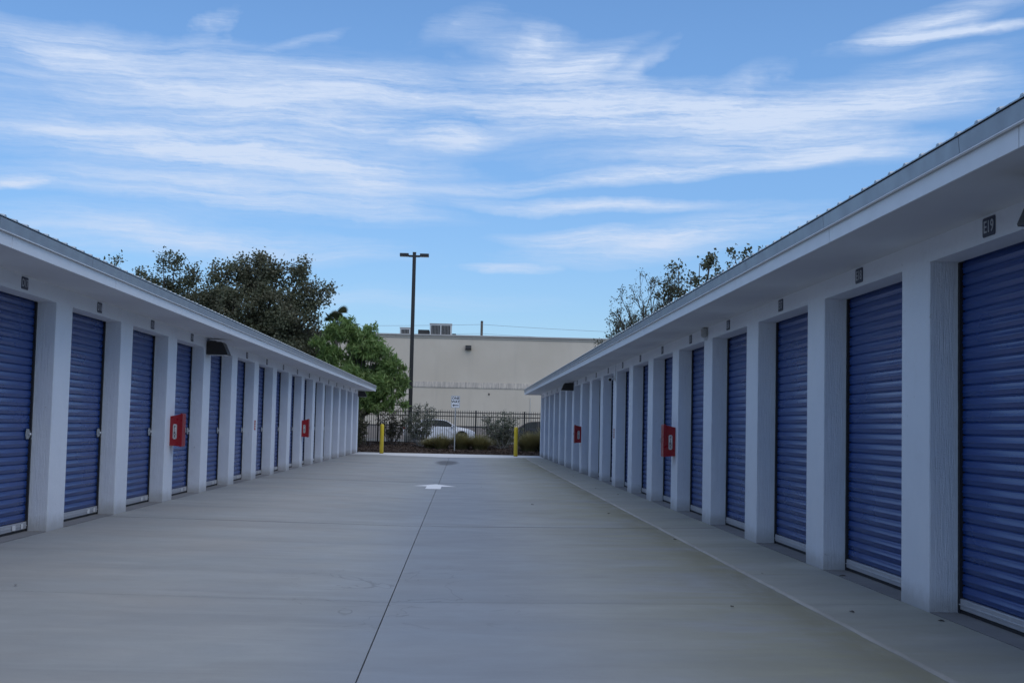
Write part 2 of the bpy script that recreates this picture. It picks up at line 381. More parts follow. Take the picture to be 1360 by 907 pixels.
M['tyre'] = simple('tyre_rubber', (0.018, 0.018, 0.018), 0.85, 0, 0.2, 12)
M['rim'] = simple('alloy_rim', (0.30, 0.30, 0.31), 0.3, 0.8, 0.1, 12)
M['lampglass'] = simple('headlamp_glass', (0.55, 0.57, 0.60), 0.1, 0.2, 0.05, 12)
M['taillamp'] = simple('tail_lamp_red', (0.30, 0.012, 0.014), 0.15, 0, 0.1, 12)
M['wire'] = simple('cable_black', (0.22, 0.24, 0.27), 0.8, 0, 0.1, 1)
M['lowwall'] = simple('brown_grey_block', (0.30, 0.26, 0.23), 0.9, 0, 0.15, 1.5)
M['wood'] = simple('pole_wood', (0.09, 0.08, 0.07), 0.9, 0, 0.2, 4)

# ------------------------------------------------------------------ mesh helpers
def link(o, parent=None):
    COL.objects.link(o)
    if parent is not None: o.parent = parent
    return o
def mesh_obj(name, me, parent=None, loc=(0, 0, 0), rot=(0, 0, 0)):
    o = bpy.data.objects.new(name, me); o.location = loc; o.rotation_euler = rot
    return link(o, parent)
def empty(name, loc=(0, 0, 0), rz=0.0):
    o = bpy.data.objects.new(name, None); o.empty_display_size = 0.2
    o.location = loc; o.rotation_euler = (0, 0, rz); return link(o)
def tag(o, label=None, cat=None, group=None, kind=None):
    if label: o['label'] = label
    if cat: o['category'] = cat
    if group: o['group'] = group
    if kind: o['kind'] = kind
    return o
class MB:
    """collects shapes with a material slot each; build() makes one mesh"""
    def __init__(s): s.bm = bmesh.new(); s.mats = []; s.cur = 0
    def mat(s, m):
        m = M[m] if isinstance(m, str) else m
        if m not in s.mats: s.mats.append(m)
        s.cur = s.mats.index(m); return s
    def _fin(s, faces, smooth=False):
        for f in faces: f.material_index = s.cur; f.smooth = smooth
    def box(s, x0, x1, y0, y1, z0, z1, bev=0.0, vert_only=False, seg=2):
        r = bmesh.ops.create_cube(s.bm, size=1.0); vs = r['verts']
        for v in vs:
            v.co = Vector((x0 if v.co.x < 0 else x1, y0 if v.co.y < 0 else y1, z0 if v.co.z < 0 else z1))
        fs = set(f for v in vs for f in v.link_faces)
        if bev:
            es = set(e for v in vs for e in v.link_edges)
            if vert_only: es = [e for e in es if abs(e.verts[0].co.z - e.verts[1].co.z) > 1e-6]
            rr = bmesh.ops.bevel(s.bm, geom=list(es), offset=bev, segments=seg, profile=0.5, affect='EDGES')
            fs = set(f for f in rr['faces']) | set(f for f in fs if f.is_valid)
            vv = set(v for f in fs for v in f.verts); fs = set(f for v in vv for f in v.link_faces)
        s._fin(fs); return s
    def prism(s, pts, axis, a, b, smooth=False):
        """polygon pts (2-D) extruded along axis from a to b"""
        def mk(p, t):
            if axis == 'y': return Vector((p[0], t, p[1]))
            if axis == 'x': return Vector((t, p[0], p[1]))
            return Vector((p[0], p[1], t))
        v0 = [s.bm.verts.new(mk(p, a)) for p in pts]; v1 = [s.bm.verts.new(mk(p, b)) for p in pts]
        n = len(pts); fs = []
        sides = []
        for i in range(n): sides.append(s.bm.faces.new((v0[i], v0[(i + 1) % n], v1[(i + 1) % n], v1[i])))
        fs = [s.bm.faces.new(v0[::-1]), s.bm.faces.new(v1)]
        s._fin(sides, smooth); s._fin(fs)
        bmesh.ops.recalc_face_normals(s.bm, faces=fs + sides)
        return s
    def tube(s, pts, radii, sides=8, caps=True, smooth=True):
        pts = [Vector(p) for p in pts]
        if not isinstance(radii, (list, tuple)): radii = [radii] * len(pts)
        rings = []; prev = None
        for i, p in enumerate(pts):
            t = (pts[min(i + 1, len(pts) - 1)] - pts[max(i - 1, 0)]).normalized()
            ref = prev if prev is not None else (Vector((1, 0, 0)) if abs(t.x) < 0.9 else Vector((0, 1, 0)))
            u = (ref - t * ref.dot(t)).normalized(); prev = u; w = t.cross(u)
            rings.append([s.bm.verts.new(p + (u * math.cos(2 * math.pi * k / sides) + w * math.sin(2 * math.pi * k / sides)) * radii[i]) for k in range(sides)])
        fs = []
        for a, b in zip(rings, rings[1:]):
            for k in range(sides): fs.append(s.bm.faces.new((a[k], a[(k + 1) % sides], b[(k + 1) % sides], b[k])))
        s._fin(fs, smooth)
        if caps:
            cf = [s.bm.faces.new(rings[0][::-1]), s.bm.faces.new(rings[-1])]; s._fin(cf)
        return s
    def lathe(s, prof, c=(0, 0, 0), axis='z', n=20, smooth=True):
        rings = []
        for (r, h) in prof:
            ring = []
            for k in range(n):
                a = 2 * math.pi * k / n; p = (r * math.cos(a), r * math.sin(a), h)
                if axis == 'y': p = (p[0], p[2], p[1])
                if axis == 'x': p = (p[2], p[0], p[1])
                ring.append(s.bm.verts.new(Vector(p) + Vector(c)))
            rings.append(ring)
        fs = []
        for a, b in zip(rings, rings[1:]):
            for k in range(n): fs.append(s.bm.faces.new((a[k], a[(k + 1) % n], b[(k + 1) % n], b[k])))
        fs.append(s.bm.faces.new(rings[0][::-1])); fs.append(s.bm.faces.new(rings[-1]))
        s._fin(fs, smooth); bmesh.ops.recalc_face_normals(s.bm, faces=fs)
        return s
    def quad(s, a, b, c, d, smooth=False):
        f = s.bm.faces.new([s.bm.verts.new(Vector(p)) for p in (a, b, c, d)]); s._fin([f], smooth); return s
    def mesh(s, name):
        me = bpy.data.meshes.new(name); s.bm.to_mesh(me); s.bm.free()
        for m in s.mats: me.materials.append(m)
        return me
    def build(s, name, parent=None, loc=(0, 0, 0), rot=(0, 0, 0)):
        return mesh_obj(name, s.mesh(name), parent, loc, rot)
def np_mesh(name, verts, faces, mat, smooth=False):
    me = bpy.data.meshes.new(name); nv, nf, k = len(verts), len(faces), faces.shape[1]
    me.vertices.add(nv); me.vertices.foreach_set('co', np.asarray(verts, np.float32).ravel())
    me.loops.add(nf * k); me.loops.foreach_set('vertex_index', faces.astype(np.int32).ravel())
    me.polygons.add(nf); me.polygons.foreach_set('loop_start', np.arange(0, nf * k, k, dtype=np.int32))
    me.materials.append(mat); me.update(calc_edges=True)
    if smooth: me.shade_smooth()
    return me
_text = {}
def text_mesh(txt, size, mat, depth=0.002, fat=0.0, line=1.0):
    key = (txt, size, mat, fat)
    if key in _text: return _text[key]
    cu = bpy.data.curves.new('lettering', 'FONT'); cu.body = txt; cu.size = size; cu.extrude = depth; cu.offset = fat
    cu.align_x = 'CENTER'; cu.align_y = 'CENTER'; cu.space_line = line; cu.resolution_u = 3
    o = bpy.data.objects.new('lettering', cu); COL.objects.link(o)
    bpy.context.view_layer.update()
    me = bpy.data.meshes.new_from_object(o.evaluated_get(bpy.context.evaluated_depsgraph_get()))
    me.name = 'lettering'; me.materials.clear(); me.materials.append(M[mat])
    bpy.data.objects.remove(o); _text[key] = me
    return me


# ------------------------------------------------------------------ ground and drive
XL, XR, PITCH, PW = -5.331, 3.957, 3.2956, 0.716
def drive_z(x, y):
    """the drive is dished towards its middle joint and comes back up to the cross drive"""
    prof = [(-5.33, 0.0), (-0.6, -0.06), (3.03, -0.022), (3.957, 0.0)]
    z = 0.0
    for (xa, za), (xb, zb) in zip(prof, prof[1:]):
        if xa <= x <= xb: z = za + (zb - za) * (x - xa) / (xb - xa)
    k = 1.0 if y < 58 else max(0.0, 1 - (y - 58) / 6.5)
    return z * k
def ground_sheet(name, pts, mat, z=None):
    mb = MB(); mb.mat(mat)
    f = mb.bm.faces.new([mb.bm.verts.new(Vector(p)) for p in pts]); mb._fin([f])
    o = mb.build(name); tag(o, kind='structure'); return o
ground_sheet('ground', [(-2500, -2500, -0.30), (2500, -2500, -0.30), (2500, 3000, -0.30), (-2500, 3000, -0.30)], 'grassland')
ground_sheet('parking_lot', [(-90, 77.8, 0.40), (90, 77.8, 0.40), (90, 135, 0.40), (-90, 135, 0.40)], 'lot')

drive_bed = MB().mat('joint').box(XL, XR, -9.0, 68.38, -0.25, -0.105).build('drive'); tag(drive_bed, kind='structure')
def slab(x0, x1, y0, y1, mat, name='concrete_slab', gap=0.005, tgap=(0.004, 0.004), nx=3, ny=6, parent=None, lift=0.0):
    mb = MB(); mb.mat(mat)
    x0 += gap; x1 -= gap; y0 += tgap[0]; y1 -= tgap[1]
    g = [[mb.bm.verts.new((x0 + (x1 - x0) * i / nx, y0 + (y1 - y0) * j / ny, drive_z(x0 + (x1 - x0) * i / nx, y0 + (y1 - y0) * j / ny) + lift)) for i in range(nx + 1)] for j in range(ny + 1)]
    fs = [mb.bm.faces.new((g[j][i], g[j][i + 1], g[j + 1][i + 1], g[j + 1][i])) for j in range(ny) for i in range(nx)]
    mb._fin(fs)
    ring = g[0] + [g[j][nx] for j in range(1, ny + 1)] + g[ny][:-1][::-1] + [g[j][0] for j in range(ny - 1, 0, -1)]
    low = [mb.bm.verts.new((v.co.x, v.co.y, -0.10)) for v in ring]
    n = len(ring)
    mb._fin([mb.bm.faces.new((ring[i], low[i], low[(i + 1) % n], ring[(i + 1) % n])) for i in range(n)])
    bmesh.ops.recalc_face_normals(mb.bm, faces=mb.bm.faces[:])
    return mb.build(name, parent or drive_bed)
ys = [-9.0, 3.2, 11.6, 20.25, 27.7, 35.4, 43.2, 51.0, 58.6, 64.0]
JOINT = {20.25: 0.016, 35.4: 0.016, 51.0: 0.016}
for a, b in zip(ys, ys[1:]):
    g = (JOINT.get(a, 0.003), JOINT.get(b, 0.003))
    slab(XL + 0.006, -0.6, a, b, 'slab', tgap=g); slab(-0.6, 3.03, a, b, 'slab', tgap=g)
for a, b in zip(ys[::2], ys[2::2] + [64.0]):
    if b > a: slab(3.03, XR - 0.006, a, b, 'apron', nx=2, lift=0.003)
slab(XL + 0.006, -0.6, 64.0, 68.38, 'pale', ny=3); slab(-0.6, XR - 0.006, 64.0, 68.38, 'pale', ny=3)
def pale_lip():
    """much paler sheet over the end of the drive with a bowed front edge"""
    xs = [XL + 0.012 + (XR - XL - 0.024) * i / 40 for i in range(41)]; mb = MB(); mb.mat('pale'); rows = []
    for x in xs:
        t = (x + 0.4) / 4.6; y0 = min(66.6, 62.4 + 2.6 * t * t + 0.12 * math.sin(x * 2.3))
        rows.append([mb.bm.verts.new((x, y, drive_z(x, y) + (0.0005 if k == 0 else 0.005))) for k, y in enumerate((y0, y0 + 0.03, max(y0 + 0.5, 64.5), 66.5, 68.37))])
    mb._fin([mb.bm.faces.new((a[k], b[k], b[k + 1], a[k + 1])) for a, b in zip(rows, rows[1:]) for k in range(4)])
    bmesh.ops.recalc_face_normals(mb.bm, faces=mb.bm.faces[:]); mb.build('pale_drive_end', drive_bed)
pale_lip()
def ragged_edge():
    """the ragged lime-white lip where the strip was poured against the drive"""
    mb = MB(); mb.mat('edge'); r = random.Random(3); y = -6.0; prev = None; fs = []
    while y < 63.4:
        w0 = 0.018 + r.random() * 0.012; w1 = 0.016 + r.random() * 0.034
        x0, x1 = 3.032 - w0, 3.032 + w1
        cur = [mb.bm.verts.new((x0, y, drive_z(x0, y) + 0.002)), mb.bm.verts.new((3.032, y, drive_z(3.032, y) + 0.017 + r.random() * 0.006)), mb.bm.verts.new((x1, y, drive_z(x1, y) + 0.005))]
        if prev:
            for k in (0, 1): fs.append(mb.bm.faces.new((prev[k], prev[k + 1], cur[k + 1], cur[k])))
        prev = cur; y += 0.12 + r.random() * 0.12
    mb._fin(fs, True); return mb.build('concrete_lip', drive_bed)
ragged_edge()
def arrow():
    mb = MB(); mb.mat('arrow')
    z = lambda x, y: drive_z(x, y) + 0.004
    head = [(-1.20, 33.30), (-0.87, 33.30), (-0.50, 33.30), (-0.13, 33.30), (-0.665, 34.60)]
    vs = [mb.bm.verts.new((x, y, z(x, y))) for x, y in head]
    m = mb.bm.verts.new((-0.60, 33.30, z(-0.60, 33.3)))
    tip = vs[4]
    tail = [mb.bm.verts.new((x, y, z(x, y))) for x, y in ((-0.87, 32.0), (-0.60, 32.0), (-0.50, 32.0))]
    mb._fin([mb.bm.faces.new((vs[0], vs[1], tip)), mb.bm.faces.new((vs[1], m, tip)), mb.bm.faces.new((m, vs[2], tip)), mb.bm.faces.new((vs[2], vs[3], tip)),
             mb.bm.faces.new((tail[0], tail[1], m, vs[1])), mb.bm.faces.new((tail[1], tail[2], vs[2], m))])
    return tag(mb.build('painted_arrow'), 'white painted arrow on the concrete drive pointing away to the far end', 'arrow')
arrow()

def mulch_bed():
    n, k = 120, 26; V = []; F = []
    r = np.random.default_rng(4)
    for j in range(k + 1):
        for i in range(n + 1):
            x = -16 + 32 * i / n; y = 68.39 + (77.9 - 68.39) * j / k
            t = j / k
            z = 0.03 + 0.36 * min(1, t * 1.1) + (0.05 * r.random() if j else 0.0)
            V.append((x, y, z if j else 0.01))
    for j in range(k):
        for i in range(n):
            a = j * (n + 1) + i; F.append((a, a + 1, a + n + 2, a + n + 1))
    o = mesh_obj('mulch_bed', np_mesh('mulch_bed', np.array(V), np.array(F), M['mulch'])); tag(o, kind='structure')
    # loose chips and litter lying on the bed
    m = 9000; c = np.stack([r.uniform(-8, 8, m), 68.45 + 9 * r.random(m) ** 1.4, np.zeros(m)], 1)
    t = (c[:, 1] - 68.39) / (77.9 - 68.39); c[:, 2] = 0.055 + 0.36 * np.minimum(1, t * 1.1) + 0.02
    d = r.normal(size=(m, 3)); d[:, 2] *= 0.4; d /= np.linalg.norm(d, axis=1)[:, None]
    e = np.cross(d, r.normal(size=(m, 3))); e /= np.linalg.norm(e, axis=1)[:, None]
    L = r.uniform(0.03, 0.09, m)[:, None]; W = r.uniform(0.01, 0.03, m)[:, None]
    v = np.stack([c - d * L - e * W, c + d * L - e * W, c + d * L + e * W, c - d * L + e * W], 1).reshape(-1, 3)
    f = np.arange(4 * m).reshape(-1, 4)
    tag(mesh_obj('mulch_chips', np_mesh('mulch_chips', v, f, M['mulch']), o), kind='stuff')
mulch_bed()

# ------------------------------------------------------------------ storage buildings
def pier_mesh(w):
    return MB().mat('white').box(0, 0.34, 0, w, -0.03, 2.963, 0.012, True).mesh('pier')
def curtain_mesh():
    mb = MB(); mb.mat('door'); z0, z1, per = 0.125, 3.03, 0.105
    prof = [(0.0, .020), (.075, .020), (.11, .003), (.16, .000), (.40, .0005), (.44, -.0045), (.54, -.0055), (.585, .0005), (.88, .000), (.95, .003)]
    z = z0; rows = []; n = int((z1 - z0) / per) + 1
    for i in range(n):
        for t, d in prof:
            zz = z0 + (i + t) * per
            if zz <= z1: rows.append((zz, 0.272 + d))
    yc = [0.03, 0.9, 1.7, 2.55]
    g = [[mb.bm.verts.new((d, y, zz)) for y in yc] for zz, d in rows]
    fs = [mb.bm.faces.new((g[j][i + 1], g[j][i], g[j + 1][i], g[j + 1][i + 1])) for j in range(len(g) - 1) for i in range(3)]
    mb._fin(fs, True); return mb.mesh('roll_up_door')
def bottom_bar_mesh():
    mb = MB().mat('alu').box(0.250, 0.288, 0.03, 2.55, 0.035, 0.125, 0.004)
    mb.box(0.243, 0.251, 0.03, 2.55, 0.072, 0.082)
    return mb.mat('rubber').box(0.258, 0.282, 0.03, 2.55, 0.004, 0.035).mesh('bottom_bar')
def stop_mesh(w):
    return MB().mat('sticker').box(0.2405, 0.2425, 0, w, 0.045, 0.110).mesh('sticker')
def guide_mesh():
    return MB().mat('guide').box(0.245, 0.30, 0.002, 0.044, 0.0, 2.96).mesh('door_guide')
def latch_mesh():
    mb = MB().mat('steel').box(0.247, 0.262, 0.06, 0.215, 1.205, 1.290, 0.006)
    mb.box(0.249, 0.264, 0.085, 0.19, 1.182, 1.312, 0.006)
    mb.box(0.238, 0.249, -0.004, 0.15, 1.235, 1.262, 0.003)
    mb.box(0.240, 0.262, 0.004, 0.030, 1.175, 1.20, 0.003)
    mb.mat('chrome').lathe([(0.016, 0.0), (0.016, 0.022), (0.010, 0.026)], (0.222, 0.105, 1.245), 'x', 12)
    return mb.mesh('latch')
MESH = dict(pier=pier_mesh(PW), curtain=curtain_mesh(), bar=bottom_bar_mesh(), stop=stop_mesh(0.07), stop2=stop_mesh(0.12), guide=guide_mesh(), latch=latch_mesh())

def storage_building(x, rz, piers, endw, ya, yb, fj, tj, label, group, lead):
    """local frame: +x runs into the building from the wall line, y along the drive"""
    root = empty('storage_building', (x, 0, 0), rz); tag(root, label, 'building', group)
    for k, y in enumerate(piers):
        mesh_obj('pier', MESH['pier'], root, (0, y, 0))
    if endw:
        mesh_obj('pier', pier_mesh(endw[1]), root, (0, endw[0], 0))
    low, high = ya, yb
    MB().mat('white').box(0, 0.25, low, high, 2.963, 3.30).build('header', root)
    # block behind the doors, gabled to the underside of the roof
    MB().mat('white').prism([(0.345, -0.02), (8.0, -0.02), (8.0, 3.18), (8.0, 3.30), (4.0, 4.24), (0.345, 3.50)], 'y', low + 0.02, high - 0.02).build('wall', root)
    MB().mat('sill').box(0.010, 0.344, low + 0.01, high - 0.01, -0.12, 0.002).build('threshold', root)
    oh0, oh1 = low - 0.70, high + 0.70
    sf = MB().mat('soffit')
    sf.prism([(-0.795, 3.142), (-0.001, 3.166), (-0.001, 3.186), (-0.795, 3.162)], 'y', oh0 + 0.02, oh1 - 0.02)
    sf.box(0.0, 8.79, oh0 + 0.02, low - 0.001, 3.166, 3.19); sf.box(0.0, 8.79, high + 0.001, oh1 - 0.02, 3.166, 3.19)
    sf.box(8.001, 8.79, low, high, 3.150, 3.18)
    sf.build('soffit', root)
    def pieces(joints, step, name, make):
        cuts = []
        y = joints
        while y > oh0: y -= step
        while y < oh1: cuts.append(y); y += step
        cuts = [oh0] + [c for c in cuts if oh0 + 0.2 < c < oh1 - 0.2] + [oh1]
        cache = {}
        for a, b in zip(cuts, cuts[1:]):
            L = round(b - a, 3)
            if L not in cache: cache[L] = make(L)
            o = mesh_obj(name, cache[L], root, (0, a, 0))
    pieces(fj, 3.93, 'fascia_board', lambda L: MB().mat('fascia').box(-0.815, -0.796, 0.006, L - 0.006, 3.134, 3.288, 0.003).mesh('fascia_board'))
    def trim(L):
        m = MB().mat('trim')
        m.prism([(-0.826, 3.272), (-0.836, 3.269), (-0.838, 3.275), (-0.8300, 3.282), (-0.838, 3.386), (-0.832, 3.394), (-0.818, 3.394), (-0.818, 3.272)], 'y', 0.004, L - 0.004)
        m.mat('fascia').prism([(-0.826, 3.270), (-0.826, 3.2615), (-0.850, 3.2615), (-0.850, 3.268), (-0.8385, 3.2685)], 'y', 0.0022, L - 0.0022)   # folded drip lip; its white colour stands in for a highlight along the edge
        return m.mesh('metal_trim')
    pieces(tj, 3.187, 'metal_trim', trim)
    # gable boards at both ends
    for y0, y1 in ((oh0 - 0.022, oh0 - 0.002), (oh1 + 0.002, oh1 + 0.022)):
        MB().mat('fascia').prism([(-0.812, 3.136), (8.81, 3.136), (8.81, 3.40), (4.0, 4.355), (-0.812, 3.394)], 'y', y0, y1).build('gable_board', root)
    # ribbed metal roof: two slopes with their ribs
    rf = MB().mat('roof'); s = 0.2
    e0, r0z = -0.845, 3.398
    for (da, db, za, zb) in ((e0, 4.0, r0z, r0z + s * (4.0 - e0)), (8.845, 4.0, r0z, r0z + s * (8.845 - 4.0))):
        rf.prism([(da, za), (db, zb), (db, zb + 0.008), (da, za + 0.008)], 'y', oh0 - 0.03, oh1 + 0.03)
        y = oh0
        i = 0
        while y < oh1:
            big = i % 1 == 0
            for off, w, h in ((0.0, 0.034, 0.023), (0.165, 0.016, 0.009)):
                yy = y + off
                sec = [(-w, 0.006), (-w * 0.55, h), (w * 0.55, h), (w, 0.006)]
                a = [rf.bm.verts.new((da, yy + p, za + q)) for p, q in sec]; b = [rf.bm.verts.new((db, yy + p, zb + q)) for p, q in sec]
                fs = [rf.bm.faces.new((a[k], a[k + 1], b[k + 1], b[k])) for k in range(3)] + [rf.bm.faces.new(a)]
                rf._fin(fs)
            y += 0.3333; i += 1
    bmesh.ops.recalc_face_normals(rf.bm, faces=rf.bm.faces[:])
    roof = rf.build('roof', root)
    MB().mat('roof').prism([(3.8, 4.350), (4.0, 4.392), (4.2, 4.350), (4.2, 4.378), (4.0, 4.420), (3.8, 4.378)], 'y', oh0, oh1).build('ridge_cap', roof)
    # doors
    allp = sorted(list(piers) + ([endw[0]] if endw and endw[2] == 'high' else []))
    starts = [p + PW for p in allp]
    if endw and endw[2] == 'low': starts = [endw[0] + endw[1]] + starts
    for st in starts:
        if st > high - 1.0: continue
        d = mesh_obj('roll_up_door', MESH['curtain'], root, (0, st, 0))
        mesh_obj('bottom_bar', MESH['bar'], d)
        if lead > 0: mesh_obj('sticker', MESH['stop'], d, (0, 0.20, 0)); mesh_obj('sticker', MESH['stop2'], d, (0, 0.48, 0))
        mesh_obj('latch', MESH['latch'], d)
        mesh_obj('door_guide', MESH['guide'], d); mesh_obj('door_guide', MESH['guide'], d, (0, 2.5336, 0))
    return root
RY = [11.104 + PITCH * i for i in range(-5, 17)]
storage_building(XR, 0.0, RY, (11.104 + PITCH * 17, 0.45, 'high'), RY[0], 11.104 + PITCH * 17 + 0.45, 7.37, 8.236,
                 'long white storage building on the right with blue roll-up doors between square piers', None, -1)
LY = [17.378 + PITCH * i for i in range(-7, 16)]
storage_building(XL, math.pi, [-(y + PW) for y in LY], None, -(LY[-1] + PW), -LY[0], -13.207, -9.6,
                 'long white storage building on the left with blue roll-up doors between square piers', None, 1)

# ------------------------------------------------------------------ things on the buildings
def rounded(mb, w, h, r, z0, z1):
    pts = []
    for cx, cy, a0 in ((w / 2 - r, h / 2 - r, 0), (-w / 2 + r, h / 2 - r, 90), (-w / 2 + r, -h / 2 + r, 180), (w / 2 - r, -h / 2 + r, 270)):
        for k in range(4):
            a = R(a0 + 30 * k); pts.append((cx + r * math.cos(a), cy + r * math.sin(a)))
    mb.prism(pts, 'z', z0, z1); return mb
plate_me = rounded(MB().mat('navy'), 0.235, 0.147, 0.018, 0, 0.006).mesh('number_plate')
ordinal = ['nearest', 'second', 'third', 'fourth', 'fifth', 'sixth', 'seventh', 'eighth', 'ninth', 'tenth', 'eleventh', 'twelfth', 'thirteenth', 'fourteenth', 'fifteenth', 'sixteenth', 'seventeenth', 'eighteenth']
def number_plate(txt, side, y, n):
    x = XR - 0.001 if side == 'right' else XL + 0.001
    rot = (R(90), 0, R(-90)) if side == 'right' else (R(90), 0, R(90))
    o = mesh_obj('number_plate', plate_me, None, (x, y, 3.073), rot)
    tag(o, 'navy number plate reading %s over the %s door of the %s building' % (txt, ordinal[n], side), 'number plate', 'unit number plates above the doors')
    mesh_obj('lettering', text_mesh(txt, 0.130, 'letter', 0.0012, 0.0012), o, (0, -0.002, 0.0072))
for n in range(18):
    number_plate('E%d' % (19 - n), 'right', 11.104 + PITCH * (n - 1) + PW + 1.29 , n)
for n in range(16):
    number_plate('D%d' % (17 - n), 'left', 17.378 + PITCH * (n - 1) + PW + 1.29, n)

def wall_pack(side, y, label):
    x, s = (XR, -1) if side == 'right' else (XL, 1)
    o = empty('wall_light', (x, y, 0)); tag(o, label, 'wall light', 'bronze wall lights under the eaves')
    P = lambda L: [(s * a, b) for a, b in L]
    MB().mat('bronze').prism(P([(0.002, 3.095), (0.30, 3.095), (0.345, 3.06), (0.44, 2.845), (0.435, 2.828), (0.002, 2.828)]), 'y', -0.20, 0.20).build('housing', o)
    MB().mat('lens').prism(P([(0.06, 2.829), (0.40, 2.829), (0.39, 2.817), (0.07, 2.817)]), 'y', -0.17, 0.17).build('lens', o)
    MB().mat('greybox').prism(P([(0.002, 3.096), (0.16, 3.096), (0.16, 3.125), (0.002, 3.125)]), 'y', -0.06, 0.06).build('mounting_bracket', o)
wall_pack('left', 27.63, 'dark wall light under the left eave beside the fourth pier back')
wall_pack('left', 67.20, 'dark wall light under the far end of the left eave')
wall_pack('right', 47.70, 'dark wall light under the right eave far down the row beyond the camera')
wall_pack('right', 8.08, 'dark wall light at the right edge of the picture above the nearest door')

def fire_cabinet(side, y, label):
    x, s = (XR, -1) if side == 'right' else (XL, 1)
    o = empty('extinguisher_cabinet', (x, y, 0)); tag(o, label, 'fire cabinet', 'red fire extinguisher cabinets on the piers')
    P = lambda L: [(s * a, b) for a, b in L]
    MB().mat('red').prism(P([(0.001, 1.000), (0.185, 0.990), (0.185, 1.572), (0.001, 1.530)]), 'y', 0, 0.28).build('body', o)
    d = MB().mat('red').prism(P([(0.187, 0.982), (0.212, 0.982), (0.224, 0.995), (0.224, 1.575), (0.212, 1.588), (0.187, 1.588)]), 'y', -0.010, 0.290).build('door', o)
    hx = sorted((s * 0.225, s * 0.243))
    MB().mat('steel').box(hx[0], hx[1], 0.235, 0.255, 1.24, 1.33, 0.004).build('handle', d)
    lab = rounded(MB().mat('labelwhite'), 0.070, 0.275, 0.030, 0, 0.003).build('label', o, (s * 0.092, -0.0005, 1.255), (R(90), 0, 0))
    rounded(MB().mat('black'), 0.058, 0.262, 0.026, 0, 0.0012).build('label_border', lab, (0, 0, 0.0024))
    rounded(MB().mat('labelwhite'), 0.050, 0.254, 0.022, 0, 0.0012).build('label_face', lab, (0, 0, 0.0034))
    mesh_obj('lettering', text_mesh('F\nI\nR\nE', 0.072, 'black', 0.0008, 0.002, 0.78), lab, (0, -0.002, 0.0056))
fire_cabinet('left', 24.33, 'red FIRE cabinet on a left pier, the nearer of the two on that side')
fire_cabinet('left', 44.04, 'red FIRE cabinet on a left pier, the farther of the two on that side')
fire_cabinet('right', 24.52, 'red FIRE cabinet on a right pier, the nearer of the two on that side')
fire_cabinet('right', 44.12, 'red FIRE cabinet on a right pier, the farther of the two on that side')
def pier_sign(side, y, z, mat, label):
    x = XR - 0.001 if side == 'right' else XL + 0.001
    rot = (R(90), 0, R(-90)) if side == 'right' else (R(90), 0, R(90))
    o = rounded(MB().mat(mat), 0.20, 0.25, 0.008, 0, 0.004).build('pier_sign', None, (x, y, z), rot)
    tag(o, label, 'sign', 'small red signs flat on the piers')
    for k in (-1, 0, 1):
        MB().mat('labelwhite').box(-0.07, 0.07, 0.06 * k - 0.012, 0.06 * k + 0.012, 0.0041, 0.0052).build('pale_band', o)
pier_sign('left', 34.16, 1.372, 'redsign', 'small orange-red sign flat on a left pier between the two fire cabinets')
pier_sign('right', 34.55, 1.365, 'red', 'small dark red sign flat on the right pier below the security camera')

def security_camera():
    o = empty('security_camera', (XR, 34.38, 2.80)); tag(o, 'white security camera on a short conduit high on a right pier', 'camera')
    MB().mat('camwhite').box(-0.035, -0.001, -0.05, 0.05, -0.06, 0.10, 0.01).build('mount', o)
    MB().mat('camwhite').tube([(-0.036, 0, 0.01), (-0.09, -0.01, 0.0), (-0.12, -0.03, -0.01)], 0.016, 8).build('arm', o)
    b = MB().mat('camwhite').lathe([(0.030, 0.17), (0.052, 0.16), (0.056, 0.03), (0.050, -0.12), (0.046, -0.14)], (0, 0, 0), 'y', 16).build('camera_body', o, (-0.14, -0.03, -0.025), (R(8), 0, R(-12)))
    MB().mat('black').lathe([(0.038, -0.143), (0.030, -0.1405)], (0, 0, 0), 'y', 14).build('camera_lens', b)
    MB().mat('white').box(-0.030, -0.0005, -0.022, 0.022, 0.101, 0.366, 0.006).build('conduit', o)
security_camera()
def conduit_box():
    o = empty('conduit_box', (XR, 21.44, 3.0)); tag(o, 'grey conduit box under the right eave over a pier between two doors', 'conduit box')
    MB().mat('greybox').box(-0.095, -0.001, -0.075, 0.075, 0.005, 0.158, 0.03).build('box', o)
    MB().mat('white').box(-0.06, -0.0015, -0.025, 0.025, -0.05, 0.004, 0.005).build('conduit', o)
conduit_box()

# ------------------------------------------------------------------ bollards
def bollard(x, y, label):
    o = empty('bollard', (x, y, -0.02)); tag(o, label, 'bollard', 'yellow bollards at the end of the drive')
    o.rotation_euler = (0, 0, rnd.random() * 6)
    MB().mat('yellow').lathe([(0.098, 0.0), (0.098, 1.41), (0.090, 1.45), (0.068, 1.477), (0.036, 1.49), (0.005, 1.494)], n=24).build('post', o)
    MB().mat('poleconc').lathe([(0.128, 0.012), (0.124, 0.030), (0.099, 0.034)], n=24).build('grout_collar', o)
bollard(-4.02, 66.2, 'yellow steel bollard beside the far end of the left building')
bollard(2.66, 66.1, 'yellow steel bollard beside the far end of the right building')

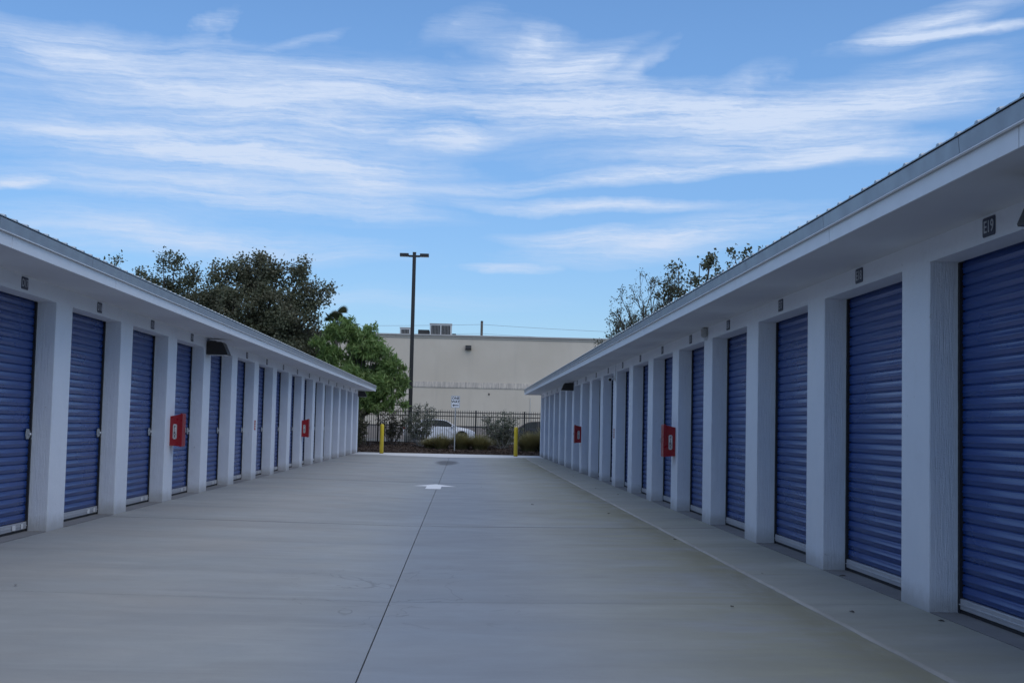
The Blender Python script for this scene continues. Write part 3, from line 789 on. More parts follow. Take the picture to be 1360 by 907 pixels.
# ------------------------------------------------------------------ fallen leaves on the drive
def fallen_leaves():
    spots = [(2.62, 23.5), (2.95, 18.2), (2.35, 11.4), (3.30, 11.1), (3.2, 14.0), (3.55, 30.0), (3.35, 33.0), (3.45, 41.0), (3.62, 45.0), (3.70, 52.0), (3.40, 56.5),
             (3.75, 58.0), (1.4, 26.0), (0.5, 33.2), (-3.9, 11.9), (3.86, 10.55), (3.99, 13.75)]
    r = random.Random(11)
    for x, y in spots:
        mb = MB().mat('deadleaf'); z = drive_z(min(x, 3.95), y) + 0.006
        n = 7; L = r.uniform(0.022, 0.042); W = L * r.uniform(0.35, 0.55)
        pts = [(-L, 0, 0.001), (-L * .4, -W, .010), (L * .3, -W * .9, .014), (L, 0, .004), (L * .3, W * .9, .012), (-L * .4, W, .009)]
        mid = [(-L * .4, 0, 0.003), (L * .3, 0, 0.004)]
        v = [mb.bm.verts.new(p) for p in pts + mid]
        fs = [(0, 1, 6), (1, 2, 7, 6), (2, 3, 7), (3, 4, 7), (4, 5, 6, 7), (5, 0, 6)]
        mb._fin([mb.bm.faces.new([v[i] for i in f]) for f in fs])
        o = mb.build('fallen_leaf', None, (x, y, z), (0, 0, r.uniform(0, 6.28)))
        tag(o, 'small dark fallen leaf lying on the concrete drive', 'leaf', 'dark leaves scattered on the drive')
fallen_leaves()

# ------------------------------------------------------------------ fence
def fence():
    Y = 77.0; o = empty('metal_fence', (0, Y, 0.15)); tag(o, 'black metal picket fence behind the planting bed at the end of the drive', 'fence')
    xs = [-10.58 + 2.83 * i for i in range(8)]
    post = MB().mat('iron').box(-0.045, 0.045, -0.045, 0.045, -0.15, 2.18, 0.004)
    post.mat('iron').box(-0.055, 0.055, -0.055, 0.055, 2.18, 2.215, 0.01); post = post.mesh('fence_post')
    for x in xs: mesh_obj('fence_post', post, o, (x, 0, 0))
    rail = MB().mat('iron').box(0.046, 2.784, -0.024, 0.024, -0.024, 0.024).mesh('rail')
    for x in xs[:-1]:
        for z in (0.30, 1.86, 2.08):
            mesh_obj('rail', rail, o, (x, 0, z))
    pk = MB().mat('iron').box(-0.015, 0.015, -0.013, 0.013, 0.22, 2.16)
    pk.prism([(-0.015, 2.16), (0.015, 2.16), (0.0, 2.235)], 'y', -0.013, 0.013); pk = pk.mesh('picket')
    for x in xs[:-1]:
        for k in range(1, 22): mesh_obj('picket', pk, o, (x + 2.83 * k / 22, 0, 0))
fence()

# ------------------------------------------------------------------ one way sign
def one_way():
    o = empty('one_way_sign', (-0.42, 70.0, 0.05), R(2)); tag(o, 'white ONE WAY sign with a left arrow on a thin post before the fence', 'sign')
    p = MB().mat('post').box(-0.028, 0.028, 0.010, 0.034, -0.15, 2.99)
    for k in range(18): p.box(-0.006, 0.006, 0.0085, 0.0102, 0.3 + k * 0.11, 0.315 + k * 0.11)
    p.build('post', o)
    c = 2.675
    pl = rounded(MB().mat('signwhite'), 0.475, 0.645, 0.035, 0, 0.004).build('panel', o, (0, 0.009, c), (R(90), 0, 0))
    rounded(MB().mat('black'), 0.455, 0.625, 0.030, 0.0042, 0.0050).build('border', pl)
    rounded(MB().mat('signwhite'), 0.428, 0.598, 0.022, 0.0052, 0.0058).build('face', pl)
    mesh_obj('lettering', text_mesh('ONE', 0.185, 'black', 0.0006, 0.006), pl, (0, 0.185, 0.0066))
    mesh_obj('lettering', text_mesh('WAY', 0.185, 'black', 0.0006, 0.006), pl, (0, 0.005, 0.0066))
    a = MB().mat('black'); a.prism([(-0.165, -0.185), (-0.075, -0.115), (-0.075, -0.162), (0.165, -0.162), (0.165, -0.208), (-0.075, -0.208), (-0.075, -0.255)], 'z', 0.0062, 0.0070)
    a.build('arrow', pl)
    b = MB().mat('steel').lathe([(0.012, 0.0070), (0.012, 0.0090), (0.006, 0.012)], n=10); me = b.mesh('bolt')
    for yy in (0.28, -0.28): mesh_obj('bolt', me, pl, (0, yy, 0))
one_way()

# ------------------------------------------------------------------ lamp post
def lamp_post():
    o = empty('street_lamp', (-3.20, 80.0, 0.38)); tag(o, 'tall dark lamp post with two flat heads in the parking lot behind the fence', 'street lamp')
    MB().mat('poleconc').lathe([(0.31, -0.2), (0.31, 0.80), (0.29, 0.84)], n=24).build('pedestal', o)
    MB().mat('bronze').box(-0.19, 0.19, -0.19, 0.19, 0.842, 0.90, 0.01).build('base_plate', o)
    p = MB().mat('bronze').prism([(-0.12, -0.12), (0.12, -0.12), (0.12, 0.12), (-0.12, 0.12)], 'z', 0.901, 11.50)
    for v in p.bm.verts:
        if v.co.z > 5: v.co.x *= 0.86; v.co.y *= 0.86
    p.build('pole', o)
    MB().mat('bronze').box(-0.11, 0.11, -0.11, 0.11, 11.501, 11.54, 0.01).build('pole_cap', o)
    for s in (-1, 1):
        a = sorted((s * 0.09, s * 0.34)); MB().mat('bronze').box(a[0], a[1], -0.05, 0.05, 11.24, 11.36, 0.01).build('bracket', o)
        h = sorted((s * 0.341, s * 0.88)); hd = MB().mat('bronze').box(h[0], h[1], -0.20, 0.20, 11.27, 11.455, 0.02).build('lamp_head', o)
        l = sorted((s * 0.40, s * 0.84)); MB().mat('lens').box(l[0], l[1], -0.16, 0.16, 11.262, 11.269).build('lens', hd)
lamp_post()

# ------------------------------------------------------------------ cars
def car_meshes():
    L = 4.68; fr, rr, wr, wz = 3.76, 0.95, 0.36, 0.32
    def arch(cx): return [(cx + 0.405 * math.cos(a), wz + 0.405 * math.sin(a)) for a in [math.pi * (1 - k / 12) * 1.08 - 0.04 * math.pi for k in range(13)]]
    out = [(0.10, 0.30), (0.03, 0.48), (0.0, 0.70), (0.03, 0.90), (0.10, 1.03), (0.45, 1.07), (0.85, 1.075), (1.6, 1.02), (2.6, 0.985), (3.25, 0.985), (3.45, 0.985), (3.80, 0.945), (4.20, 0.86), (4.48, 0.755), (4.62, 0.64), (4.68, 0.50), (4.66, 0.33), (4.55, 0.24)]
    low = [(p[0], p[1]) for p in arch(fr)][::-1] + [(3.2, 0.19), (1.5, 0.19)] + [(p[0], p[1]) for p in arch(rr)][::-1]
    poly = out + low
    def body(paint):
        mb = MB().mat(paint); mb.prism(poly, 'y', -0.9, 0.9, True)
        for v in mb.bm.verts:
            k = 1 - 0.10 * abs((v.co.x - 2.34) / 2.34) ** 3
            if v.co.z > 0.80: k *= 1 - 0.16 * min(1, (v.co.z - 0.80) / 0.28)
            if v.co.z < 0.3: k *= 0.97
            v.co.y *= k
        es = [e for e in mb.bm.edges if all(v.co.z > 0.45 for v in e.verts) and abs(e.verts[0].co.y - e.verts[1].co.y) < 0.25 and len(e.link_faces) == 2 and max(len(f.verts) for f in e.link_faces) > 8]
        bmesh.ops.bevel(mb.bm, geom=es, offset=0.045, segments=3, affect='EDGES', profile=0.6)
        bmesh.ops.triangulate(mb.bm, faces=[f for f in mb.bm.faces if len(f.verts) > 4])
        return mb.mesh('body')
    hw = lambda z: 0.80 - (z - 0.95) * 0.46
    def skin(mb, poly, off):
        n0 = len(mb.bm.verts); mb.prism(poly, 'y', -1, 1); mb.bm.verts.ensure_lookup_table()
        for v in mb.bm.verts[n0:]: v.co.y = math.copysign(hw(v.co.z) + off, v.co.y)
        return mb
    gl = skin(MB().mat('glass'), [(0.62, 1.04), (1.20, 1.36), (1.55, 1.425), (2.1, 1.44), (2.55, 1.41), (2.78, 1.355), (3.42, 0.97), (2.0, 0.96), (1.0, 1.0)], 0).mesh('window_glass')
    def shell(paint):
        mb = MB().mat(paint)
        skin(mb, [(1.12, 1.335), (1.20, 1.375), (1.55, 1.44), (2.1, 1.456), (2.55, 1.425), (2.80, 1.362), (2.76, 1.345), (2.52, 1.392), (2.1, 1.415), (1.55, 1.40), (1.24, 1.345)], 0.008)
        return mb.mesh('roof')
    def pillars(paint):
        mb = MB().mat(paint)
        skin(mb, [(0.55, 1.045), (1.12, 1.365), (1.30, 1.365), (0.98, 1.03)], 0.010)
        skin(mb, [(2.72, 1.375), (2.82, 1.352), (3.48, 0.975), (3.36, 0.975)], 0.010)
        mb.mat('black'); skin(mb, [(2.02, 0.98), (2.06, 1.41), (2.13, 1.41), (2.12, 0.98)], 0.009)
        return mb.mesh('pillars')
    ty = MB().mat('tyre').lathe([(0.20, -0.09), (0.30, -0.11), (0.335, -0.085), (0.335, 0.085), (0.30, 0.11), (0.20, 0.09)], axis='y', n=28).mesh('tyre')
    rm = MB().mat('rim').lathe([(0.215, -0.095), (0.222, 0.0), (0.215, 0.095)], axis='y', n=28)
    rm.mat('black')
    for s in (-1, 1):
        for k in range(5):
            a = 2 * math.pi * (k + 0.5) / 5
            rm.prism([(0.19 * math.cos(a + d), 0.19 * math.sin(a + d)) for d in (-0.32, 0.32)] + [(0.09 * math.cos(a + d), 0.09 * math.sin(a + d)) for d in (0.32, -0.32)], 'y', s * 0.096, s * 0.0975)
    rm = rm.mesh('rim')
    return body, gl, shell, pillars, ty, rm, fr, rr, wz, hw
CAR = car_meshes()
def car(name, paint, loc, rz, label):
    body, gl, shell, pillars, ty, rm, fr, rr, wz, hw = CAR
    o = empty(name, loc, rz); tag(o, label, 'car', 'cars parked behind the fence')
    b = mesh_obj('body', body(paint), o)
    mesh_obj('window_glass', gl, o); mesh_obj('roof', shell(paint), o); mesh_obj('pillars', pillars(paint), o)
    for x in (fr, rr):
        for s in (-1, 1):
            w = mesh_obj('wheel', ty, o, (x, s * 0.775, wz)); mesh_obj('rim', rm, w)
            sy = sorted((s * 0.60, s * 0.70)); MB().mat('black').lathe([(0.395, sy[0]), (0.395, sy[1])], (x, 0, wz + 0.005), 'y', 24).build('wheel_housing', o)
    for s in (-1, 1):
        y = sorted((s * 0.58, s * 0.805)); h = MB().mat('lampglass').box(4.34, 4.52, y[0], y[1], 0.635, 0.735, 0.02).build('headlight', o)
        y = sorted((s * 0.50, s * 0.80)); MB().mat('taillamp').box(0.005, 0.14, y[0], y[1], 0.78, 0.93, 0.02).build('tail_light', o)
        y = sorted((s * 0.79, s * 0.99)); MB().mat(paint).box(3.06, 3.20, y[0], y[1], 0.96, 1.07, 0.025).build('side_mirror', o)
        for x in (1.35, 2.35):
            y = sorted((s * 0.875, s * 0.905)); MB().mat(paint).box(x, x + 0.16, y[0], y[1], 0.80, 0.83, 0.008).build('door_handle', o)
    MB().mat('black').box(4.60, 4.69, -0.45, 0.45, 0.40, 0.56, 0.02).build('grille', o)
    MB().mat('black').box(1.45, 3.25, -0.86, 0.86, 0.155, 0.20).build('underbody', o)
    MB().mat('signwhite').box(-0.012, 0.004, -0.18, 0.18, 0.56, 0.68, 0.004).build('number_plate', o)
car('parked_car', 'carwhite', (-3.82, 85.9, 0.40), 0.0, 'white sedan parked behind the fence with its nose to the right')
car('parked_car', 'cardark', (6.95, 85.9, 0.40), math.pi, 'dark sedan parked behind the fence half hidden by the right building')
for i, (x, w) in enumerate([(-6.8, 1.8), (-3.9, 1.8), (1.5, 1.9), (4.1, 1.9)]):
    lab = ['behind the left bollard', 'below the white sedan tail', 'between the two bushy shrubs and the right bollard', 'below the dark sedan'][i]
    mb = MB().mat('poleconc').prism([(-0.09, 0.0), (0.09, 0.0), (0.07, 0.12), (-0.07, 0.12)], 'x', 0, w)
    tag(mb.build('wheel_stop', None, (x, 82.6, 0.404)), 'low concrete wheel stop behind the fence ' + lab, 'wheel stop', 'wheel stops in the parking lot')

# ------------------------------------------------------------------ beige building behind
def beige_building():
    o = empty('beige_building', (0, 100, 0.4)); tag(o, 'big plain beige flat-roofed building behind the parking lot', 'building')
    MB().mat('beige').box(-24, 46, 0.16, 30, -0.6, 7.79).build('wall', o)
    MB().mat('beige').box(-24.0, 46.0, 0.0, 0.158, -0.6, 3.905).build('lower_wall', o)
    MB().mat('ledge').prism([(-0.03, 3.906), (0.159, 3.906), (0.159, 4.36), (0.12, 4.36), (-0.03, 3.98)], 'x', -24.05, 46.05).build('ledge', o)
    MB().mat('coping').box(-24.08, 46.08, 0.06, 0.55, 7.80, 7.93, 0.02).build('coping', o)
    MB().mat('coping').box(-24.04, 46.04, 0.10, 0.159, 7.66, 7.70).build('drip_edge', o)
    MB().mat('greybox').tube([(5.05, -0.03, 0.0), (5.05, -0.03, 3.3)], 0.022, 6).build('conduit', o)
    MB().mat('bronze').box(1.86, 1.96, -0.04, -0.001, 3.42, 3.56, 0.01).build('hose_bib', o)
beige_building()
def low_wall():
    o = empty('low_wall', (0, 98.4, 0.4)); tag(o, 'low brown-grey wall with a dark cap along the foot of the beige building', 'wall')
    MB().mat('lowwall').box(-20, 40, 0, 0.2, -0.1, 0.98).build('wall', o)
    MB().mat('hvacdark').box(-20.02, 40.02, -0.03, 0.23, 0.981, 1.05, 0.01).build('cap', o)
low_wall()
w = empty('wall_light', (0.27, 100.10, 7.40)); tag(w, 'square dark wall light high on the beige building', 'wall light')
MB().mat('bronze').prism([(0.058, -0.20), (-0.16, -0.20), (-0.26, -0.12), (-0.22, 0.14), (0.058, 0.16)], 'x', -0.22, 0.22).build('housing', w)
MB().mat('lens').box(-0.17, 0.17, -0.14, 0.03, -0.212, -0.201).build('lens', w)
def hvac(x0, x1, y, z1, louvres, label):
    o = empty('rooftop_unit', ((x0 + x1) / 2, y, 8.1)); tag(o, label, 'air conditioner', 'air conditioning units on the beige roof')
    w = (x1 - x0) / 2; h = z1 - 8.1
    MB().mat('hvac' if louvres else 'hvacdark').box(-w, w, 0, 1.6, 0, h, 0.02).build('casing', o)
    if louvres:
        n = louvres; pw = (2 * w - 0.12 * (n + 1)) / n
        for k in range(n):
            a = -w + 0.12 + k * (pw + 0.12)
            g = MB().mat('hvacdark').box(a, a + pw, -0.020, -0.002, 0.12, h - 0.12).build('grille', o)
            f = MB().mat('hvac'); m = max(4, int(pw / 0.10))
            for j in range(1, m): f.box(a + pw * j / m - 0.007, a + pw * j / m + 0.007, -0.035, -0.021, 0.12, h - 0.12)
            f.build('fins', g)
        MB().mat('hvac').box(-w - 0.03, w + 0.03, -0.04, 1.63, h + 0.001, h + 0.05, 0.01).build('lid', o)
hvac(-2.77, -1.06, 103.2, 9.36, 2, 'grey air conditioning unit with two grilles on the beige roof')
hvac(-5.10, -4.28, 103.2, 8.99, 1, 'small slatted unit left of the lamp post on the beige roof')
hvac(-3.69, -2.82, 103.4, 8.90, 0, 'low dark duct box joined to the left of the grey roof unit')
hvac(-1.02, -0.72, 103.6, 8.66, 0, 'tiny dark box just right of the grey roof unit')
def poles_wires():
    o = empty('utility_pole', (1.62, 130, 0.0)); tag(o, 'dark utility pole top rising behind the beige roof', 'utility pole')
    MB().mat('wood').tube([(0, 0, 0), (0, 0, 11.75)], [0.14, 0.12], 10).build('pole', o)
    MB().mat('iron').lathe([(0.14, 11.751), (0.13, 11.79), (0.02, 11.83)], n=10).build('pole_cap', o)
    for (z0, sag, r, lab) in ((11.45, 0.5, 0.014, 'upper thin cable strung behind the beige roof'), (10.55, 0.45, 0.012, 'lower thin cable strung behind the beige roof')):
        pts = []
        for x0, x1 in ((-40, 1.62), (1.62, 45)):
            for k in range(13):
                t = k / 12; pts.append((x0 + (x1 - x0) * t, 129.8, z0 - 4 * sag * t * (1 - t) - (0.12 if False else 0)))
        q = [pts[0]] + [p for a, p in zip(pts, pts[1:]) if p[0] > a[0] + 1e-6]
        tag(MB().mat('wire').tube(q, r, 4).build('power_line'), lab, 'power line', 'cables behind the beige building')
poles_wires()

# ------------------------------------------------------------------ plants
G = np.random.default_rng(20)
def unit(a): return a / np.maximum(1e-9, np.linalg.norm(a, axis=1))[:, None]
def leaves(name, centres, spread, L, W, mat, parent, droop=0.0, outward=None, jitter=0.35, fold=True):
    """one small folded leaf per centre, as a single mesh in world space minus the parent's place"""
    n = len(centres)
    c = centres + G.normal(size=(n, 3)) * spread
    d = G.normal(size=(n, 3)); d[:, 2] -= droop
    if outward is not None: d += outward
    d = unit(d)
    e = unit(np.cross(d, G.normal(size=(n, 3)))); nn = np.cross(d, e)
    l = (L * G.uniform(1 - jitter, 1 + jitter, n))[:, None]; w = (W * G.uniform(1 - jitter, 1 + jitter, n))[:, None]
    a = c - d * l * 0.5; b = c + d * l * 0.5
    up = nn * w * 0.35
    v = np.stack([a, c - e * w + up, b, c + e * w + up], 1).reshape(-1, 3)
    f = np.arange(4 * n).reshape(-1, 4)
    if fold: f = np.concatenate([f[:, [0, 1, 2]], f[:, [0, 2, 3]]])
    v = v - np.array(parent.location)
    return mesh_obj(name, np_mesh(name, v, f, mat), parent)
def curve(p, q, bend, n=6):
    p, q = Vector(p), Vector(q); m = (p + q) / 2 + Vector(bend)
    return [p * (1 - t) ** 2 + m * 2 * t * (1 - t) + q * t * t for t in [k / n for k in range(n + 1)]]
def clump_points(clumps, per, nt, sub):
    """twig ends inside each clump, then leaf centres round the twig ends"""
    tw, ow = [], []
    for (x, y, z, rx, ry, rz) in clumps:
        k = max(3, int(nt * rx * rz))
        u = unit(G.normal(size=(k, 3))) * (G.random(k) ** 0.42)[:, None]
        tw.append(np.array([x, y, z]) + u * np.array([rx, ry, rz])); ow.append(u)
    tw = np.concatenate(tw); ow = np.concatenate(ow)
    c = np.repeat(tw, per, 0) + G.normal(size=(len(tw) * per, 3)) * sub
    return tw, c, np.repeat(ow, per, 0)
def tree(name, label, base, fork, clumps, per, nt, sub, L, W, leafmat, bark, r0, droop=0.0, group=None, twigs=0.35, outw=0.6, cat='tree', lean=(0, 0)):
    o = empty(name, base); tag(o, label, cat, group)
    B = Vector(base); F = Vector((base[0] + lean[0], base[1] + lean[1], fork))
    mb = MB().mat(bark); loc = lambda p: Vector(p) - B
    mb.tube([loc(p) for p in curve(B - Vector((0, 0, 0.2)), F, (0.15, 0, 0), 5)], [r0 * (1.25 - 0.45 * k / 5) for k in range(6)], 9)
    for (x, y, z, rx, ry, rz) in clumps:
        st = B.lerp(F, rnd.uniform(0.75, 1.0)); en = Vector((x, y, z))
        pts = curve(st, en, (rnd.uniform(-.3, .3), rnd.uniform(-.3, .3), rnd.uniform(0.1, 0.6)), 6)
        mb.tube([loc(p) for p in pts], [r0 * 0.42 * (1 - 0.78 * k / 6) for k in range(7)], 6)
    tw, c, ow = clump_points(clumps, per, nt, sub)
    ci = np.array([k[:3] for k in clumps])
    for t in tw:
        if rnd.random() < twigs:
            k = int(np.argmin(((ci - t) ** 2).sum(1))); s = Vector(ci[k]); t = Vector(t)
            mb.tube([loc(p) for p in curve(s.lerp(t, 0.1), t, (rnd.uniform(-.1, .1), 0, rnd.uniform(-.05, .2)), 3)], [r0 * 0.10, r0 * 0.075, r0 * 0.05, r0 * 0.03], 4, caps=False)
    mb.build('trunk', o)
    leaves('crown', c, sub * 0.4, L, W, M[leafmat], o, droop, ow * outw)
    return o
def fill(n, c, s, r, seed, low=-1.0):
    g = np.random.default_rng(seed); out = []
    while len(out) < n:
        u = g.uniform(-1, 1, 3)
        if np.linalg.norm(u) > 1 or u[2] < low: continue
        k = r * g.uniform(0.7, 1.25); out.append((c[0] + u[0] * s[0], c[1] + u[1] * s[1], c[2] + u[2] * s[2], k, k, k * 0.75))
    return out
TG = 'trees behind the storage buildings'
oak = fill(44, (-11.9, 76, 6.3), (3.3, 2.6, 3.4), 1.05, 5, -0.9) + [
    (-13.7, 75.5, 9.6, 1.2, 1.1, .8), (-12.6, 75.2, 10.1, .8, .8, .55), (-11.7, 75, 10.3, .75, .8, .55), (-10.7, 75.5, 9.9, 1.0, 1, .8), (-9.5, 75.5, 9.9, .8, .8, .6),
    (-9.0, 75, 8.9, .8, .8, .6), (-8.0, 75, 9.0, .55, .6, .35), (-8.3, 75, 8.2, .5, .6, .35), (-8.7, 75, 7.4, .6, .7, .5), (-8.6, 75, 6.6, .5, .6, .4), (-14.9, 75.5, 8.3, .9, .9, .8),
    (-11.0, 74.5, 8.4, 1.2, 1.0, .9), (-13.0, 74.2, 8.0, 1.3, 1.0, 1.0), (-10.0, 74.3, 7.2, 1.1, 1.0, .9), (-11.75, 75, 10.85, .35, .3, .15), (-9.2, 75, 10.25, .35, .3, .3)]
tree('oak_tree', 'large dark bushy oak rising over the left building roof', (-12.2, 76, 0.2), 3.4, oak, 52, 26, 0.19, 0.17, 0.060, 'oakleaf', 'bark', 0.34, 0.1, TG)
oak2 = fill(22, (-17.3, 77.5, 7.6), (2.1, 1.8, 2.2), 0.85, 9, -0.9) + [(-16.95, 77, 10.6, .55, .5, .7), (-18.6, 77, 9.4, .6, .6, .6), (-15.8, 77, 9.6, .6, .6, .6), (-16.0, 77, 10.2, .3, .3, .35), (-18.9, 77, 9.9, .25, .25, .4), (-17.6, 77, 10.4, .5, .5, .5)]
tree('oak_tree', 'lighter feathery oak left of the large dark oak', (-17.3, 77.5, 0.2), 3.6, oak2, 38, 24, 0.18, 0.16, 0.055, 'oakleaf2', 'bark', 0.24, 0.1, TG)
tw3 = [(-20.6, 77, 10.35, .55, .3, .13), (-20.15, 77, 10.62, .25, .2, .10), (-21.2, 77, 10.1, .5, .4, .2), (-21.9, 77, 9.2, 1.0, .8, .7), (-22.8, 77, 8.5, 1.2, 1, 1)]
tree('oak_tree', 'tree whose top twigs just show over the left gutter', (-22.4, 77, 0.2), 4.0, tw3, 14, 19, 0.16, 0.17, 0.055, 'oakleaf2', 'bark', 0.2, 0.1, TG)
mango = fill(40, (-5.9, 73.9, 4.3), (1.9, 1.5, 1.9), 0.60, 12, -0.8) + [
    (-7.1, 73.5, 6.5, .75, .7, .6), (-6.3, 73.5, 6.6, .6, .6, .55), (-5.5, 73.4, 6.3, .6, .6, .5), (-7.9, 73.5, 5.9, .6, .6, .55), (-4.85, 73.3, 5.6, .55, .5, .5), (-4.2, 73.3, 4.9, .5, .5, .5),
    (-3.8, 73.3, 4.1, .5, .5, .55), (-3.5, 73.4, 3.3, .4, .4, .5), (-4.0, 73.2, 2.6, .5, .5, .45), (-5.0, 73.0, 2.4, .7, .6, .4), (-6.0, 73.0, 2.3, .7, .6, .4), (-3.3, 73.6, 2.6, .25, .3, .35), (-6.65, 73.4, 7.05, .35, .35, .3), (-7.5, 73.4, 6.6, .35, .35, .3), (-5.2, 73.3, 6.75, .3, .3, .25), (-4.5, 73.2, 5.5, .4, .4, .3), (-3.55, 73.3, 4.6, .35, .35, .25), (-3.25, 73.4, 3.7, .3, .3, .3), (-7.4, 73.6, 5.2, .7, .6, .6), (-6.6, 73.2, 4.4, .7, .6, .6), (-6.9, 73.2, 2.6, .8, .7, .6), (-5.6, 72.8, 3.1, .8, .6, .6), (-4.6, 72.9, 3.4, .6, .5, .5)]
tree('mango_tree', 'bright green drooping mango tree at the end of the left building', (-5.9, 74.0, 0.2), 1.9, mango, 16, 90, 0.095, 0.34, 0.040, 'mangoleaf', 'bark', 0.16, 1.1, None, 0.3, 0.4)
def palm():
    b = Vector((-8.85, 91, 0.45)); o = empty('palm_tree', b); tag(o, 'fan palm top peeking out behind the bright green tree', 'palm')
    MB().mat('bark').tube([(0, 0, -0.2), (0.05, 0, 4), (0.0, 0, 7.6)], [0.20, 0.16, 0.15], 10).build('trunk', o)
    r = random.Random(5); me = MB().mat('palmleaf')
    V = []; F = []
    for k in range(22):
        a = 2 * math.pi * k / 22 + r.uniform(-.2, .2); e = r.choice((r.uniform(-0.6, 0.5), r.uniform(0.3, 1.45)))
        d = Vector((math.cos(a) * math.cos(e), math.sin(a) * math.cos(e), math.sin(e)))
        hub = Vector((0, 0, 7.6)) + d * r.uniform(0.45, 1.05); side = d.cross(Vector((0, 0, 1))).normalized(); up = side.cross(d)
        me.tube([(0, 0, 7.6), Vector((0, 0, 7.6)) + d * 0.5, hub], [0.02, 0.018, 0.012], 4, caps=False)
        for j in range(15):
            t = (j - 7) / 7 * 1.25; l = 0.75 * math.cos(t * 0.55)
            q = d * math.cos(t) + side * math.sin(t); w = side * math.cos(t) - d * math.sin(t)
            m = hub + q * l * 0.6 - up * 0.04; tip = hub + q * l - Vector((0, 0, 0.13))
            vs = [me.bm.verts.new(p) for p in (hub, m - w * 0.045, tip, m + w * 0.045)]
            me._fin([me.bm.faces.new((vs[0], vs[1], vs[2])), me.bm.faces.new((vs[0], vs[2], vs[3]))])
    me.build('crown', o)
palm()
# trees beyond the right building
def twiggy(name, label, base, fork, ends, nsub, leafn, leafmat, r0, seed, L=0.15, W=0.045):
    o = empty(name, base); tag(o, label, 'tree', TG); g = random.Random(seed)
    B = Vector(base); mb = MB().mat('bark'); lc = []
    F = Vector((base[0], base[1], fork)); mb.tube([(0, 0, -.2), F - B], [r0 * 1.2, r0 * 0.8], 8)
    def grow(p, q, r, depth):
        pts = curve(p, q, (g.uniform(-.25, .25), g.uniform(-.2, .2), g.uniform(-.05, .3)), 5)
        mb.tube([x - B for x in pts], [r * (1 - 0.12 * k) for k in range(6)], 5 if depth < 2 else 4, caps=False)
        ln = (q - p).length
        if depth >= 3 or ln < 0.25:
            for _ in range(leafn): lc.append(tuple(pts[g.choice((2, 3, 4, 5))] + Vector((g.gauss(0, .05), g.gauss(0, .05), g.gauss(0, .05)))))
            return
        for _ in range(nsub):
            t = g.uniform(0.35, 1.0); s = pts[min(5, int(t * 5))]
            d = (q - p).normalized() + Vector((g.gauss(0, .55), g.gauss(0, .5), g.gauss(0.1, .45)))
            grow(s, s + d.normalized() * ln * g.uniform(0.32, 0.55), r * 0.5, depth + 1)
    for e in ends: grow(F, Vector(e), r0 * 0.5, 0)
    mb.build('trunk', o)
    leaves('crown', np.array(lc), 0.06, L, W, M[leafmat], o, 0.2)
twiggy('sparse_tree', 'half bare tree with thin twigs at the left end of the right roofline', (9.9, 73, 0), 3.5, [(8.6, 73, 7.6), (9.1, 73.5, 8.2), (9.8, 72.5, 8.6), (10.5, 73, 8.9), (8.4, 73, 6.6), (11.0, 73, 8.4), (8.1, 73.3, 6.2)], 5, 3, 'sparseleaf', 0.12, 2, 0.12, 0.035)
t5 = [(11.2, 73, 9.6, .7, .7, .4), (11.5, 73, 10.4, .5, .5, .3), (12.2, 73, 9.9, .7, .6, .45), (12.7, 73, 10.7, .55, .5, .35), (13.3, 73, 10.9, .5, .5, .35), (13.9, 73, 10.3, .5, .5, .35), (13.2, 73, 9.9, .8, .7, .5), (11.0, 73, 8.8, .6, .6, .35), (12.0, 73, 8.9, .9, .8, .5), (13.6, 73, 9.3, .8, .8, .5), (14.4, 73, 9.8, .4, .4, .3), (10.6, 73, 9.0, .35, .4, .2), (13.3, 73, 11.35, .12, .12, .3)]
t5 = [(x + 0.3, y, z, a, b, c) for (x, y, z, a, b, c) in t5] + fill(16, (13.0, 73.6, 7.3), (2.1, 1.6, 1.4), 0.8, 31)
tree('oak_tree', 'small-leaved tree with gaps in its crown showing above the right roof', (12.5, 73, 0), 5.0, t5, 24, 19, 0.14, 0.20, 0.07, 'sparseleaf', 'bark', 0.2, 0.0, TG, 0.9)
t6 = [(14.9, 73, 11.4, .4, .4, .3), (15.6, 73, 11.5, .5, .4, .35), (16.2, 73, 11.2, .6, .5, .4), (15.2, 73, 10.7, .6, .6, .4), (16.2, 73, 10.4, .8, .7, .5), (17.2, 73, 11.3, .6, .6, .4), (17.3, 73, 10.2, 1.0, .9, .6)] + fill(12, (16.6, 73.6, 8.2), (1.7, 1.4, 1.5), 0.85, 32)
tree('oak_tree', 'tree top showing highest up the right roofline', (16.3, 73, 0), 6.0, t6, 18, 19, 0.15, 0.20, 0.07, 'sparseleaf', 'bark', 0.2, 0.0, TG, 0.9)
